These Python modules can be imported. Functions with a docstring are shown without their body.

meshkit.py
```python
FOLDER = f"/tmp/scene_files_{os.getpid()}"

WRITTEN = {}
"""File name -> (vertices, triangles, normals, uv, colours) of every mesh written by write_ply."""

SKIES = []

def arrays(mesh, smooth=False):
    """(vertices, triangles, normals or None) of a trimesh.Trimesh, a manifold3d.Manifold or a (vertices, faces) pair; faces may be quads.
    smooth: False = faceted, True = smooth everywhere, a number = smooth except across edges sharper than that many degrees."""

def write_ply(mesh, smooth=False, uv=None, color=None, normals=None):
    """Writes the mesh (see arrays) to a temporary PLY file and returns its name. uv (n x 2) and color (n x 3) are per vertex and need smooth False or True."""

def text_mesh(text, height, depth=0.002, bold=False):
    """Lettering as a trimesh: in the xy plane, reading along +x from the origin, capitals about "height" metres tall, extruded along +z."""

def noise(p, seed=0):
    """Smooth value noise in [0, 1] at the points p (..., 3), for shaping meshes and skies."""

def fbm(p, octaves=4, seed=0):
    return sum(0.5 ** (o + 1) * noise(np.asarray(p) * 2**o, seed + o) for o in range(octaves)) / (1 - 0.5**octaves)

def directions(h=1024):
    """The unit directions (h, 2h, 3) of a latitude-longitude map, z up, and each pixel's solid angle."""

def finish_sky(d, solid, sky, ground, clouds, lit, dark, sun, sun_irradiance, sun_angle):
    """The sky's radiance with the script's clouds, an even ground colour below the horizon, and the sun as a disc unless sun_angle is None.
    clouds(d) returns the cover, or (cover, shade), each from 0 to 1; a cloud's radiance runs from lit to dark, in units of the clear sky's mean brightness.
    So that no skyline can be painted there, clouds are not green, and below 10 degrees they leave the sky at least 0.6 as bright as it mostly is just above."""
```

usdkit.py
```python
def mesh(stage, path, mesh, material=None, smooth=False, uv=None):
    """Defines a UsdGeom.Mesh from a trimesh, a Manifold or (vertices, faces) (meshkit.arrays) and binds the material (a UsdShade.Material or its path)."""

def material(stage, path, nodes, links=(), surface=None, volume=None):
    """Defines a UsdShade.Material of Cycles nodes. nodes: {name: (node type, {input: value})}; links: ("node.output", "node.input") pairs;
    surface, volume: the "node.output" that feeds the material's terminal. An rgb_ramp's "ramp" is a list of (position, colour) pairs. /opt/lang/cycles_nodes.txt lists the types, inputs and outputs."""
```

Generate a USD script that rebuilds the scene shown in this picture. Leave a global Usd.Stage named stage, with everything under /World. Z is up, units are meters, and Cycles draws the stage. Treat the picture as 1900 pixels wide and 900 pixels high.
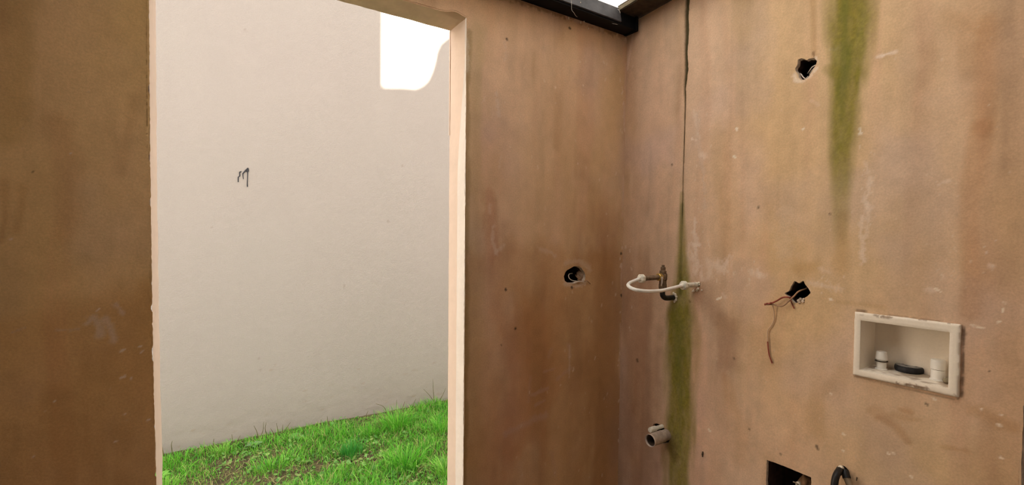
import math, numpy as np, trimesh, shapely, usdkit
from shapely.geometry import Polygon, Point, box as sbox, LineString
from shapely.ops import unary_union
from shapely import affinity
from meshkit import fbm, noise
from pxr import Usd, UsdGeom, UsdLux, UsdShade, Gf, Sdf, Vt

stage = Usd.Stage.CreateInMemory()
UsdGeom.SetStageUpAxis(stage, UsdGeom.Tokens.z)
UsdGeom.Xform.Define(stage, '/World')
UsdGeom.Scope.Define(stage, '/World/Looks')

# ------------------------------------------------------------------ camera
CAM = np.array([-1.347, -1.25, 1.48])
YAW, PITCH, ROLL = map(math.radians, (34.2175, -1.1431, 0.5119))
FPX = 897.7
FWD = np.array([math.sin(YAW)*math.cos(PITCH), math.cos(YAW)*math.cos(PITCH), math.sin(PITCH)])
_r = np.array([math.cos(YAW), -math.sin(YAW), 0.0]); _u = np.cross(_r, FWD)
RIGHT = math.cos(ROLL)*_r + math.sin(ROLL)*_u
UP = -math.sin(ROLL)*_r + math.cos(ROLL)*_u
cam = UsdGeom.Camera.Define(stage, '/World/camera')
cam.AddTransformOp().Set(Gf.Matrix4d(*RIGHT, 0, *UP, 0, *(-FWD), 0, *CAM, 1))
cam.CreateHorizontalApertureAttr(36.0); cam.CreateVerticalApertureAttr(36.0*900/1900)
cam.CreateFocalLengthAttr(36.0*FPX/1900)
cam.CreateClippingRangeAttr(Gf.Vec2f(0.05, 500))
EXPOSURE = .0
cam.CreateExposureAttr(EXPOSURE)

# ------------------------------------------------------------------ daylight
dome = UsdLux.DomeLight.Define(stage, '/World/sky_light')
dome.CreateColorAttr(Gf.Vec3f(1.0, 0.955, 0.92)); dome.CreateIntensityAttr(1.0)
SUN = np.array([0.12, 0.905, -0.362]); SUN /= np.linalg.norm(SUN)      # the way the light travels
sun = UsdLux.DistantLight.Define(stage, '/World/sun_light')
_z = -SUN; _x = np.cross([0, 0, 1.0], _z); _x /= np.linalg.norm(_x); _y = np.cross(_z, _x)
sun.AddTransformOp().Set(Gf.Matrix4d(*_x, 0, *_y, 0, *_z, 0, 0, 0, 0, 1))
sun.CreateAngleAttr(0.6); sun.CreateColorAttr(Gf.Vec3f(1.0, 0.93, 0.82)); sun.CreateIntensityAttr(95000.0)

# ------------------------------------------------------------------ helpers
used = {}
def numbered(parent, name):
    k = parent + '/' + name
    n = used.get(k, 0); used[k] = n + 1
    return k if n == 0 else f'{k}_{n:03d}'
def tag(prim, label=None, cat=None, group=None, kind=None):
    for k, v in (('label', label), ('category', cat), ('group', group), ('kind', kind)):
        if v: prim.SetCustomDataByKey(k, v)
    return prim
LOC = {}
def thing(name, loc=(0, 0, 0), **kw):
    path = numbered('/World', name)
    x = UsdGeom.Xform.Define(stage, path); x.AddTranslateOp().Set(Gf.Vec3d(*map(float, loc)))
    LOC[path] = np.asarray(loc, float)
    return tag(x.GetPrim(), **kw)
def obj(name, mesh, mat, parent=None, smooth=35, color=None, **kw):
    """one Mesh; the mesh is given in world coordinates and moved into its thing's own frame"""
    base = str(parent.GetPath()) if parent is not None else '/World'
    path = numbered(base, name)
    if not isinstance(mesh, tuple):
        mesh = (np.array(mesh.vertices), np.array(mesh.faces))
    v, f = np.asarray(mesh[0], float), np.asarray(mesh[1], int)
    off = LOC.get('/'.join(base.split('/')[:3]), np.zeros(3))
    if color is not None: smooth = True
    m = usdkit.mesh(stage, path, (v - off, f), mat, smooth=smooth)
    if color is not None:
        UsdGeom.PrimvarsAPI(m).CreatePrimvar('paint', Sdf.ValueTypeNames.Color3fArray, 'vertex').Set(Vt.Vec3fArray.FromNumpy(np.asarray(color, np.float32)))
    return tag(m.GetPrim(), **kw)

def ray(px, py):
    d = FWD*FPX + RIGHT*(px-950) - UP*(py-450)
    return d/np.linalg.norm(d)
def at_plane(px, py, o, n):
    d = ray(px, py); return CAM + d*(np.dot(o-CAM, n)/np.dot(d, n))
class Frame:                       # u along the wall, v up, w out of the wall
    def __init__(s, o, u, v):
        s.o = np.asarray(o, float); s.u = np.asarray(u, float); s.v = np.asarray(v, float)/np.linalg.norm(v); s.w = np.cross(s.u, s.v)
    def px(s, x, y):               # where the ray of a measured point meets the wall
        p = at_plane(x, y, s.o, s.w) - s.o
        return np.array([p @ s.u, p @ s.v])
    def pts(s, xy): return np.array([s.px(*q) for q in xy])
    def world(s, p):
        p = np.asarray(p, float); return s.o + p[..., :1]*s.u + p[..., 1:2]*s.v + p[..., 2:3]*s.w
TILT = 0.0115
FA = Frame((0, 0, 0), (1, 0, 0), (0, 0, 1))                       # door wall, faces -y
FB = Frame((-TILT*1.45, 0, 0), (0, -1, 0), (TILT, 0, 1))          # wall with the plumbing, faces -x
YW = np.array([-1.4897, 2.698, 0]), np.array([0.604, 2.609, 0])
_d = (YW[1]-YW[0]); _d /= np.linalg.norm(_d)
FY = Frame(YW[0] - _d*YW[0][0]/_d[0], _d, (0, 0, 1))              # rendered yard wall, faces -y

def fb2(u, v, su, sv, seed, oct=4):
    return fbm(np.stack([np.asarray(u)*su, np.asarray(v)*sv, np.full(np.shape(u), seed*7.31)], -1), oct, seed)
def sstep(a, b, x):
    t = np.clip((x-a)/(b-a), 0, 1); return t*t*(3-2*t)

def catmull(pts, n=8):
    p = np.asarray(pts, float); p = np.vstack([2*p[0]-p[1], p, 2*p[-1]-p[-2]]); out = []
    for i in range(1, len(p)-2):
        a, b, c, d = p[i-1:i+3]
        for t in np.linspace(0, 1, n, endpoint=False):
            out.append(.5*((2*b)+(c-a)*t+(2*a-5*b+4*c-d)*t*t+(3*b-a-3*c+d)*t**3))
    out.append(p[-2]); return np.array(out)
def tube(pts, r, sides=10, caps=True):
    p = np.asarray(pts, float); n = len(p); r = np.broadcast_to(r, (n,))
    t = np.gradient(p, axis=0); t /= np.linalg.norm(t, axis=1, keepdims=True)+1e-12
    a = np.cross(t[0], [0.13, 0.31, 0.94]); a /= np.linalg.norm(a); fr = []
    for k in range(n):
        a = a - t[k]*(a@t[k]); a /= np.linalg.norm(a); fr.append(a)
    a = np.array(fr); b = np.cross(t, a); g = np.arange(sides)*2*np.pi/sides
    v = (p[:, None]+r[:, None, None]*(np.cos(g)[None, :, None]*a[:, None]+np.sin(g)[None, :, None]*b[:, None])).reshape(-1, 3)
    i, j = np.meshgrid(np.arange(n-1), np.arange(sides), indexing='ij')
    q = np.stack([i*sides+j, i*sides+(j+1) % sides, (i+1)*sides+(j+1) % sides, (i+1)*sides+j], -1).reshape(-1, 4)
    f = np.vstack([q[:, [0, 1, 2]], q[:, [0, 2, 3]]])
    if caps:
        c0, c1 = len(v), len(v)+1; v = np.vstack([v, p[0], p[-1]]); k = np.arange(sides)
        f = np.vstack([f, np.stack([np.full(sides, c0), (k+1) % sides, k], 1), np.stack([np.full(sides, c1), (n-1)*sides+k, (n-1)*sides+(k+1) % sides], 1)])
    return trimesh.Trimesh(v, f, process=False)
def lathe(profile, base, axis, sides=28):
    """profile: (radius, height) pairs along axis from base"""
    axis = np.asarray(axis, float)/np.linalg.norm(axis)
    a = np.cross(axis, [0.2, 0.93, 0.3] if abs(axis[1]) < .9 else [1, 0, 0]); a /= np.linalg.norm(a); b = np.cross(axis, a)
    pr = np.asarray(profile, float); g = np.arange(sides)*2*np.pi/sides
    ring = np.cos(g)[:, None]*a+np.sin(g)[:, None]*b
    v = (np.asarray(base)+pr[:, 1][:, None, None]*axis+pr[:, 0][:, None, None]*ring[None]).reshape(-1, 3); n = len(pr)
    i, j = np.meshgrid(np.arange(n-1), np.arange(sides), indexing='ij')
    q = np.stack([i*sides+j, i*sides+(j+1) % sides, (i+1)*sides+(j+1) % sides, (i+1)*sides+j], -1).reshape(-1, 4)
    return trimesh.Trimesh(v, np.vstack([q[:, [0, 1, 2]], q[:, [0, 2, 3]]]), process=False)
def hexnut(base, axis, r, h, sides=6):
    return lathe([(0, 0), (r*.86, 0), (r, h*.14), (r, h*.86), (r*.86, h), (0, h)], base, axis, sides)
def box(lo, hi):
    lo, hi = np.asarray(lo, float), np.asarray(hi, float)
    m = trimesh.creation.box(hi-lo); m.apply_translation((lo+hi)/2); return m
def lump(c, r, seed, squash=(1, 1, 1), sub=2, amp=.45):
    m = trimesh.creation.icosphere(sub, 1.0); v = np.array(m.vertices)
    v = v*(1-amp/2+amp*fbm(v*1.7+seed*3.7, 3, seed))[:, None]*np.asarray(squash)
    return trimesh.Trimesh(v*r+np.asarray(c), m.faces, process=False)
join = trimesh.util.concatenate

# ------------------------------------------------------------------ materials
def mat(name, color, rough=.7, metal=0., bump=0., bscale=60., var=.0, vscale=12., spec=.3, extra=None):
    """plain principled material with slight mottling and relief"""
    n = {'g': ('geometry', {}), 'p': ('principled_bsdf', {'roughness': rough, 'metallic': metal, 'specular_ior_level': spec, 'base_color': color})}
    l = []
    if var:
        n['n'] = ('noise_texture', {'scale': vscale, 'detail': 5.0, 'roughness': .65})
        c = np.array(color)
        n['r'] = ('rgb_ramp', {'ramp': [(.3, tuple(c*(1-var))), (.7, tuple(np.minimum(c*(1+var), 1)))] if extra is None else extra})
        l += [('g.position', 'n.vector'), ('n.fac', 'r.fac'), ('r.color', 'p.base_color')]
    if bump:
        n['bn'] = ('noise_texture', {'scale': bscale, 'detail': 4.0}); n['b'] = ('bump', {'strength': bump, 'distance': .004})
        l += [('g.position', 'bn.vector'), ('bn.fac', 'b.height'), ('b.normal', 'p.normal')]
    return usdkit.material(stage, '/World/Looks/'+name, n, l, surface='p.BSDF')
def painted(name, rough=.8, bump=.10, grain=.10, spec=.25, gscale=230., specks=0.):
    """base colour from the mesh's own paint attribute, fine grain and relief on top"""
    n = {'a': ('attribute', {'attribute': 'paint'}), 'g': ('geometry', {}),
         'n': ('noise_texture', {'scale': gscale, 'detail': 4.0, 'roughness': .7}),
         'r': ('map_range', {'from_min': .3, 'from_max': .7, 'to_min': 1-grain, 'to_max': 1+grain, 'clamp': True}),
         'm': ('vector_math', {'math_type': 'scale'}),
         'bn': ('noise_texture', {'scale': 160., 'detail': 6.0, 'roughness': .6}), 'b': ('bump', {'strength': bump, 'distance': .003}),
         'p': ('principled_bsdf', {'roughness': rough, 'specular_ior_level': spec})}
    l = [('g.position', 'n.vector'), ('n.fac', 'r.value'), ('a.color', 'm.vector1'), ('r.result', 'm.scale'), ('m.vector', 'p.base_color'),
         ('g.position', 'bn.vector'), ('bn.fac', 'b.height'), ('b.normal', 'p.normal')]
    return usdkit.material(stage, '/World/Looks/'+name, n, l, surface='p.BSDF')
M = {}
M['plaster'] = painted('brown_plaster', rough=.75)
M['render'] = painted('cream_render', rough=.85, bump=.5, grain=.03, gscale=120.)
M['frame_paint'] = painted('box_paint', rough=.45, bump=.1, grain=.03)
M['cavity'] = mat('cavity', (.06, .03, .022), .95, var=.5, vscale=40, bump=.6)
M['rim'] = mat('broken_plaster', (.62, .50, .38), .9, var=.35, vscale=90, bump=.6)
M['jamb_pink'] = mat('jamb_pink', (.72, .565, .455), .7, var=.05, vscale=9, bump=.15)
M['jamb_white'] = mat('jamb_white', (.80, .72, .64), .7, var=.05, vscale=14, bump=.2)
M['lintel'] = mat('lintel_render', (.62, .46, .32), .8, var=.15, vscale=9, bump=.3)
M['floor'] = mat('floor_concrete', (.085, .055, .04), .85, var=.25, vscale=5, bump=.3)
M['black_frame'] = mat('black_frame', (.008, .008, .009), .7, var=.3, vscale=30, spec=.12)
M['lit_frame'] = mat('lit_frame', (.07, .07, .075), .5, var=.35, vscale=25)  # paler copy of the black frame: light on its inner face put into colour
M['dark_wood'] = mat('dark_wood', (.05, .035, .022), .8, var=.5, vscale=40, bump=.4)
M['olive_wood'] = mat('olive_wood', (.22, .18, .11), .8, var=.4, vscale=30)
M['house'] = mat('house_render', (.62, .54, .46), .9, var=.06, vscale=3)
M['soil'] = mat('soil', (.075, .06, .028), .95, var=.45, vscale=18, bump=.8)
M['white_plastic'] = mat('white_plastic', (.88, .85, .78), .4, var=.06, vscale=40)
M['dirty_plastic'] = mat('dirty_plastic', (.76, .72, .60), .5, var=.25, vscale=70, bump=.2)
M['brass_dark'] = mat('tarnished_brass', (.19, .125, .075), .55, metal=.35, var=.45, vscale=80, bump=.3)
M['brass'] = mat('bright_brass', (.55, .36, .10), .35, metal=.6, var=.3, vscale=90)
M['black_pipe'] = mat('black_pipe', (.018, .016, .015), .45, var=.3, vscale=50)
M['pvc_grey'] = mat('grey_pvc', (.42, .33, .26), .55, var=.25, vscale=60, bump=.2)
M['pvc_lip'] = mat('pvc_lip', (.58, .46, .37), .6, var=.15, vscale=60)
M['pvc_inside'] = mat('pvc_inside', (.10, .065, .045), .8)
M['mortar'] = mat('mortar_crumbs', (.75, .66, .52), .9, var=.25, vscale=120, bump=.5)
M['rubber'] = mat('black_rubber', (.022, .022, .024), .5, var=.4, vscale=60, bump=.4)
M['lit_top'] = mat('lit_top_rubber', (.30, .285, .265), .9, var=.45, vscale=90, bump=.3)  # paler rubber: light on the disc's upper face put into the colour
M['tan_hose'] = mat('tan_conduit', (.34, .25, .16), .55, var=.2, vscale=30)
M['red_wire'] = mat('red_wire', (.30, .07, .04), .5, var=.3, vscale=60)
M['copper_wire'] = mat('brown_wire', (.35, .20, .11), .5, var=.4, vscale=25)
M['pale_wire'] = mat('pale_wire', (.62, .42, .26), .5, var=.2, vscale=30)
M['white_wire'] = mat('white_wire', (.62, .54, .46), .5, var=.2, vscale=50)
M['web'] = mat('cobweb_thread', (.5, .47, .43), .8)
M['ink'] = mat('dark_paint', (.03, .03, .035), .7)
def leaf_mat(name, tr=.35):
    n = {'a': ('attribute', {'attribute': 'paint'}), 'd': ('principled_bsdf', {'roughness': .5, 'specular_ior_level': .3}), 't': ('translucent_bsdf', {}), 'm': ('mix_closure', {'fac': tr})}
    return usdkit.material(stage, '/World/Looks/'+name, n, [('a.color', 'd.base_color'), ('a.color', 't.color'), ('d.BSDF', 'm.closure1'), ('t.BSDF', 'm.closure2')], surface='m.closure')
M['leaf'] = leaf_mat('leaf')
M['glass'] = usdkit.material(stage, '/World/Looks/roof_glass', {'t': ('transparent_bsdf', {'color': (.93, .93, .92)}), 'g': ('glossy_bsdf', {'roughness': .05}), 'f': ('layer_weight', {'blend': .5}), 'pw': ('math', {'math_type': 'power', 'value2': 5.0}), 'sc': ('math', {'math_type': 'multiply_add', 'value2': .5, 'value3': .04}), 'm': ('mix_closure', {})},
    [('f.facing', 'pw.value1'), ('pw.value', 'sc.value1'), ('sc.value', 'm.fac'), ('t.BSDF', 'm.closure1'), ('g.BSDF', 'm.closure2')], surface='m.closure')

# ------------------------------------------------------------------ wall surfaces
def graded(lo, hi, f0, f1, fine, coarse=.05):
    a = np.arange(f0, f1+fine/2, fine); out = [a]
    if f0-lo > 1e-6: out.insert(0, np.linspace(lo, f0, max(2, int((f0-lo)/coarse)+1))[:-1])
    if hi-a[-1] > 1e-6: out.append(np.linspace(a[-1], hi, max(2, int((hi-a[-1])/coarse)+1))[1:])
    return np.concatenate(out)
def roofz(y): return 2.2645-.08*(np.asarray(y)+.0455)      # the roof rises towards the back
def surface(us, vs, holes, hfun, frame, topfun=None):
    """a plastered face on a fine grid; holes are cut on their own outline"""
    U, V = np.meshgrid(us, vs, indexing='ij'); nu, nv = U.shape
    P = np.stack([U.ravel(), V.ravel()], 1); idx = np.arange(nu*nv).reshape(nu, nv)
    keep = np.ones((nu-1, nv-1), bool); rings = []
    for h in holes:
        b = h.buffer(.0012); x0, y0, x1, y1 = b.bounds
        i0, i1 = max(np.searchsorted(us, x0)-1, 0), min(np.searchsorted(us, x1), nu-1)
        j0, j1 = max(np.searchsorted(vs, y0)-1, 0), min(np.searchsorted(vs, y1), nv-1)
        I, J = [k.ravel() for k in np.meshgrid(np.arange(i0, i1), np.arange(j0, j1), indexing='ij')]
        cells = shapely.box(us[I], vs[J], us[I+1], vs[J+1]); hit = shapely.intersects(cells, b)
        keep[I[hit], J[hit]] = False
        rings.append(unary_union(list(cells[hit])).difference(h))
    I, J = np.nonzero(keep)
    a, b_, c, d = idx[I, J], idx[I+1, J], idx[I+1, J+1], idx[I, J+1]
    F = [np.stack([a, b_, c], 1), np.stack([a, c, d], 1)]; n = len(P); Ps = [P]
    for r in rings:
        for g in getattr(r, 'geoms', [r]):
            if g.geom_type != 'Polygon' or g.area < 1e-9: continue
            v2, f2 = trimesh.creation.triangulate_polygon(g, engine='earcut')
            v2 = np.asarray(v2); f2 = np.asarray(f2)
            e1, e2 = v2[f2[:, 1]]-v2[f2[:, 0]], v2[f2[:, 2]]-v2[f2[:, 0]]
            fl = (e1[:, 0]*e2[:, 1]-e1[:, 1]*e2[:, 0]) < 0; f2[fl] = f2[fl][:, ::-1]
            Ps.append(v2); F.append(f2+n); n += len(v2)
    P, F = np.vstack(Ps), np.vstack(F)
    m = trimesh.Trimesh(np.column_stack([P, np.zeros(len(P))]), F, process=False); m.merge_vertices(digits_vertex=6); m.remove_unreferenced_vertices()
    P, F = np.array(m.vertices)[:, :2], np.array(m.faces)
    if topfun is not None: P[:, 1] += np.clip((P[:, 1]-2.0)/(vs[-1]-2.0), 0, 1)*(topfun(P[:, 0])-vs[-1])
    W = hfun(P[:, 0], P[:, 1])
    return P, (frame.world(np.column_stack([P, W])), F)
def seg_dist(P, a, b):
    d = b-a; t = np.clip(((P-a)@d)/max(d@d, 1e-12), 0, 1); return np.linalg.norm(P-a-t[:, None]*d, axis=1), t
class Paint:
    def __init__(s, P, frame, base): s.P, s.f, s.c = P, frame, base; s.alpha = np.zeros(len(P))
    def stroke(s, px, wid, color, a=1., soft=.6, rag=.5, rs=(60, 60), seed=1, mul=False, field=False):
        """soft-edged mark along a polyline of measured points; wid: width in the same units, one or one per point; a: one or one per point"""
        q = s.f.pts(px); k = len(q); w = np.broadcast_to(wid, (k,)).astype(float); al = np.broadcast_to(a, (k,)).astype(float)
        sc = np.array([np.linalg.norm(s.f.px(x+4, y)-s.f.px(x-4, y))/8 for x, y in px]); w = w*sc/2
        lo, hi = q.min(0)-w.max()*2.2, q.max(0)+w.max()*2.2
        sel = np.nonzero(((s.P > lo) & (s.P < hi)).all(1))[0]
        if not len(sel): return np.zeros(0), sel
        p = s.P[sel]; best = np.zeros(len(p))
        rg = 1+rag*2*(fb2(p[:, 0], p[:, 1], rs[0], rs[1], seed)-.5)*1.6
        for i in range(max(k-1, 1)):
            d, t = seg_dist(p, q[i], q[min(i+1, k-1)]); j = min(i+1, k-1)
            ww = (w[i]*(1-t)+w[j]*t)*np.maximum(rg, .05); aa = al[i]*(1-t)+al[j]*t
            best = np.maximum(best, aa*(1-sstep(1-soft, 1+soft, d/np.maximum(ww, 1e-6))))
        best = np.clip(best, 0, 1)
        if not field:
            m = best[:, None]; c = np.asarray(color)
            s.c[sel] = s.c[sel]*(1-m+m*c) if mul else s.c[sel]*(1-m)+c*m
        return best, sel
    def specks(s, px0, px1, n, seed, size=(1., 2.6), color=(.75, .6, .45), a=(.4, .95)):
        r = np.random.default_rng(seed)
        for _ in range(n):
            x, y = r.uniform(px0[0], px1[0]), r.uniform(px0[1], px1[1]); l = r.uniform(0, 5)
            s.stroke([(x, y), (x+r.uniform(-1, 1)*l*.4, y+l)], r.uniform(*size)*1.25, color, r.uniform(*a)*.85, soft=.6, rag=.5, seed=int(r.integers(50)))

def plaster_base(P, seed, tone=1.0, runs=.17):
    u, v = P[:, 0], P[:, 1]
    warp = .05*(fb2(u, v, 4, 4, seed+20)-.5)
    n1 = fb2(u+warp, v, 3.2, 1.3, seed); n2 = fb2(u+warp, v, 22, 1.6, seed+1); n3 = fb2(u, v, 9, 7, seed+2); n4 = fb2(u, v, 45, 38, seed+3, 3)
    light = np.array([.70, .485, .325]); ochre = np.array([.64, .44, .25]); red = np.array([.64, .395, .25]); dark = np.array([.52, .335, .19])
    k1 = sstep(.35, .65, n1)[:, None]; c = ochre*(1-k1)+light*k1
    k2 = (.55*sstep(.5, .75, n2))[:, None]; c = c*(1-k2)+red*k2
    k3 = (.45*sstep(.52, .75, n3)*sstep(.35, .6, n2))[:, None]; c = c*(1-k3)+dark*k3
    n5 = fb2(u+.4*warp, v, 13, .9, seed+6); n6 = fb2(u, v, 6, 4.5, seed+7); n7 = fb2(u, v, 20, 14, seed+8)
    c = c*(1-runs*sstep(.50, .72, n5)*sstep(.30, .55, n3)+runs*.4*sstep(.50, .30, n5))[:, None]
    g = (.32*sstep(.5, .72, n6))[:, None]; c = c*(1-g)+(c.mean(1, keepdims=True)*np.array([1.30, .98, .86]))*g
    c = c*(1+.14*(n7-.5))[:, None]
    return c*(1+.20*(n4-.5))[:, None]*tone
def relief(seed):
    def f(u, v): return .0035*(fb2(u, v, 4, 3, seed)-.5)+.0016*(fb2(u, v, 17, 12, seed+1)-.5)+.0005*(fb2(u, v, 80, 70, seed+2, 2)-.5)
    return f
def jag(pts, amp, step=.004, seed=0, freq=90):
    """a polygon with a broken outline"""
    l = LineString(np.vstack([pts, pts[:1]])); n = max(int(l.length/step), 12)
    q = np.array([l.interpolate(t*l.length).coords[0] for t in np.linspace(0, 1, n, endpoint=False)])
    d = np.roll(q, -1, 0)-np.roll(q, 1, 0); nn = np.stack([d[:, 1], -d[:, 0]], 1)/(np.linalg.norm(d, axis=1, keepdims=True)+1e-9)
    q = q+nn*(amp*2*(fb2(q[:, 0], q[:, 1], freq, freq, seed+11)-.5))[:, None]
    return Polygon(q).buffer(0)
def ribbon(poly, frame, levels, hfun=None, back=True, seed=0):
    """inside of a hole: (scale about the centre, depth, roughness) rings from the outline inwards"""
    q = np.array(poly.exterior.coords)[:-1]; q = q if poly.exterior.is_ccw else q[::-1]; c = q.mean(0); n = len(q); V = []
    for s, dep, ro in levels:
        p = c+(q-c)*s; w = np.full(n, -dep)+(0 if hfun is None or dep > 0 else hfun(p[:, 0], p[:, 1]))
        p = p+ro*(np.stack([fb2(p[:, 0], p[:, 1], 70, 70, seed), fb2(p[:, 0], p[:, 1], 70, 70, seed+5)], 1)-.5)
        V.append(np.column_stack([p, w]))
    V = np.vstack(V); i, j = np.meshgrid(np.arange(len(levels)-1), np.arange(n), indexing='ij')
    a = np.stack([i*n+j, (i+1)*n+j, (i+1)*n+(j+1) % n, i*n+(j+1) % n], -1).reshape(-1, 4)
    F = np.vstack([a[:, [0, 1, 2]], a[:, [0, 2, 3]]])
    if back:
        k = len(V); V = np.vstack([V, [*c, V[-1, 2]]]); b = (len(levels)-1)*n; j = np.arange(n)
        F = np.vstack([F, np.stack([b+(j+1) % n, b+j, np.full(n, k)], 1)[:, ::-1]])
    return (frame.world(V), F)

# ---- the holes
def zb(o, s, pts): return [(o[0]+x/s, o[1]+y/s) for x, y in pts]
hA = jag(FA.pts(zb((1020, 460), 6.333, [(168, 335), (190, 275), (230, 248), (280, 218), (335, 212), (375, 235), (395, 265), (420, 310), (420, 360), (400, 400), (345, 400), (285, 420), (215, 415), (178, 385)])), .002, seed=3)
hUp = jag(FB.pts(zb((1440, 60), 5.627, [(228, 285), (262, 270), (300, 278), (320, 292), (345, 275), (400, 268), (428, 300), (415, 345), (385, 392), (360, 430), (340, 468), (300, 492), (258, 500), (236, 470), (230, 440), (203, 400), (200, 372), (222, 345)])), .0012, seed=4)
hMid = jag(FB.pts(zb((1400, 460), 3.9125, [(290, 240), (322, 256), (355, 236), (366, 265), (387, 287), (410, 326), (384, 350), (358, 366), (346, 392), (326, 380), (305, 402), (285, 398), (266, 372), (240, 348), (216, 331), (250, 312), (266, 277)])), .0010, seed=5)
_r0, _r1 = FB.px(1422.5, 853), FB.px(1505, 885.5)
rt = (_r0[1]+_r1[1])/2
hRect = jag(np.array([[_r0[0], rt], [_r0[0], rt-.14], [_r1[0], rt-.14], [_r1[0], rt]]), .0022, seed=6, freq=70)
hPipe = jag(FB.pts([(1212, 787), (1218, 785.5), (1227, 789), (1234, 797), (1240, 802), (1245, 812), (1240, 822), (1228, 824), (1216, 815), (1210, 800)]), .001, seed=7)
hCurve = jag(FB.pts([(1551, 868), (1556, 863), (1566, 864), (1573, 871), (1577, 882), (1570, 888), (1560, 882), (1554, 876)]), .0008, seed=8)
eg = FB.px(1897.5, 800)
hEdge = jag(np.array([[eg[0], 1.155], [eg[0], .15], [eg[0]+.28, .15], [eg[0]+.28, 1.155]]), .002, seed=9, freq=60)
BOX_OUT = [FB.px(*q) for q in ((1587, 578), (1785, 602), (1780, 737), (1585, 695))]
bu0, bu1 = (BOX_OUT[0][0]+BOX_OUT[3][0])/2, (BOX_OUT[1][0]+BOX_OUT[2][0])/2
bv0, bv1 = (BOX_OUT[2][1]+BOX_OUT[3][1])/2, (BOX_OUT[0][1]+BOX_OUT[1][1])/2
BOX_IN = [FB.px(*q) for q in ((1599, 594.4), (1763, 615.5), (1762, 719), (1596.7, 685.5))]
iu0, iu1 = (BOX_IN[0][0]+BOX_IN[3][0])/2, (BOX_IN[1][0]+BOX_IN[2][0])/2
iv0, iv1 = (BOX_IN[2][1]+BOX_IN[3][1])/2, (BOX_IN[0][1]+BOX_IN[1][1])/2
hBox = sbox(iu0-.004, iv0-.004, iu1+.004, iv1+.004)

# ---- door wall
DL, DR, DT = -1.3949, -.6655, 2.1004
DEPTH = .10
dl_pts = [(FA.px(x, y)) for x, y in ((276.5, 0), (277, 60), (279, 300), (281.5, 500), (284, 640), (286, 750), (290, 880))]
def door_left(v): 
    a = np.array(dl_pts)[::-1]; return np.interp(v, a[:, 1], a[:, 0])
vv = np.arange(-.02, DT, .004)
left = np.column_stack([door_left(vv)+.0028*(sstep(.55, .8, fb2(vv*0, vv, 1, 60, 3)))*-1+.0016*(fb2(vv*0, vv, 1, 140, 4)-.5), vv])
right = np.column_stack([np.full(len(vv), DR)+.0030*sstep(.5, .8, fb2(vv*0, vv, 1, 25, 8))*sstep(1.2, 1.9, vv)+.0014*(fb2(vv*0, vv, 1, 120, 9)-.5), vv])
uu = np.arange(DL, DR, .004)
top = np.column_stack([uu, DT+.003*(fb2(uu, uu*0, 60, 1, 5)-.5)+.010*np.exp(-((uu+.70)/.028)**2)])
door = Polygon(np.vstack([left, top[1:], right[::-1]])).buffer(0)
wall_front = thing('wall_front', kind='structure', label='brown plastered wall with the open doorway to the yard')
reliefA = relief(31)
def hfA(u, v): return reliefA(u, v)
us = graded(-1.96, .012, -1.70, .012, .0033, .04); vs = graded(-.02, 2.255, .50, 2.255, .0033, .05)
PA, meshA = surface(us, vs, [door, hA], hfA, FA)
pa = Paint(PA, FA, plaster_base(PA, 40, 1.0, .10))
exec_marks_a = True
A = pa
u, v = PA[:, 0], PA[:, 1]
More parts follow.
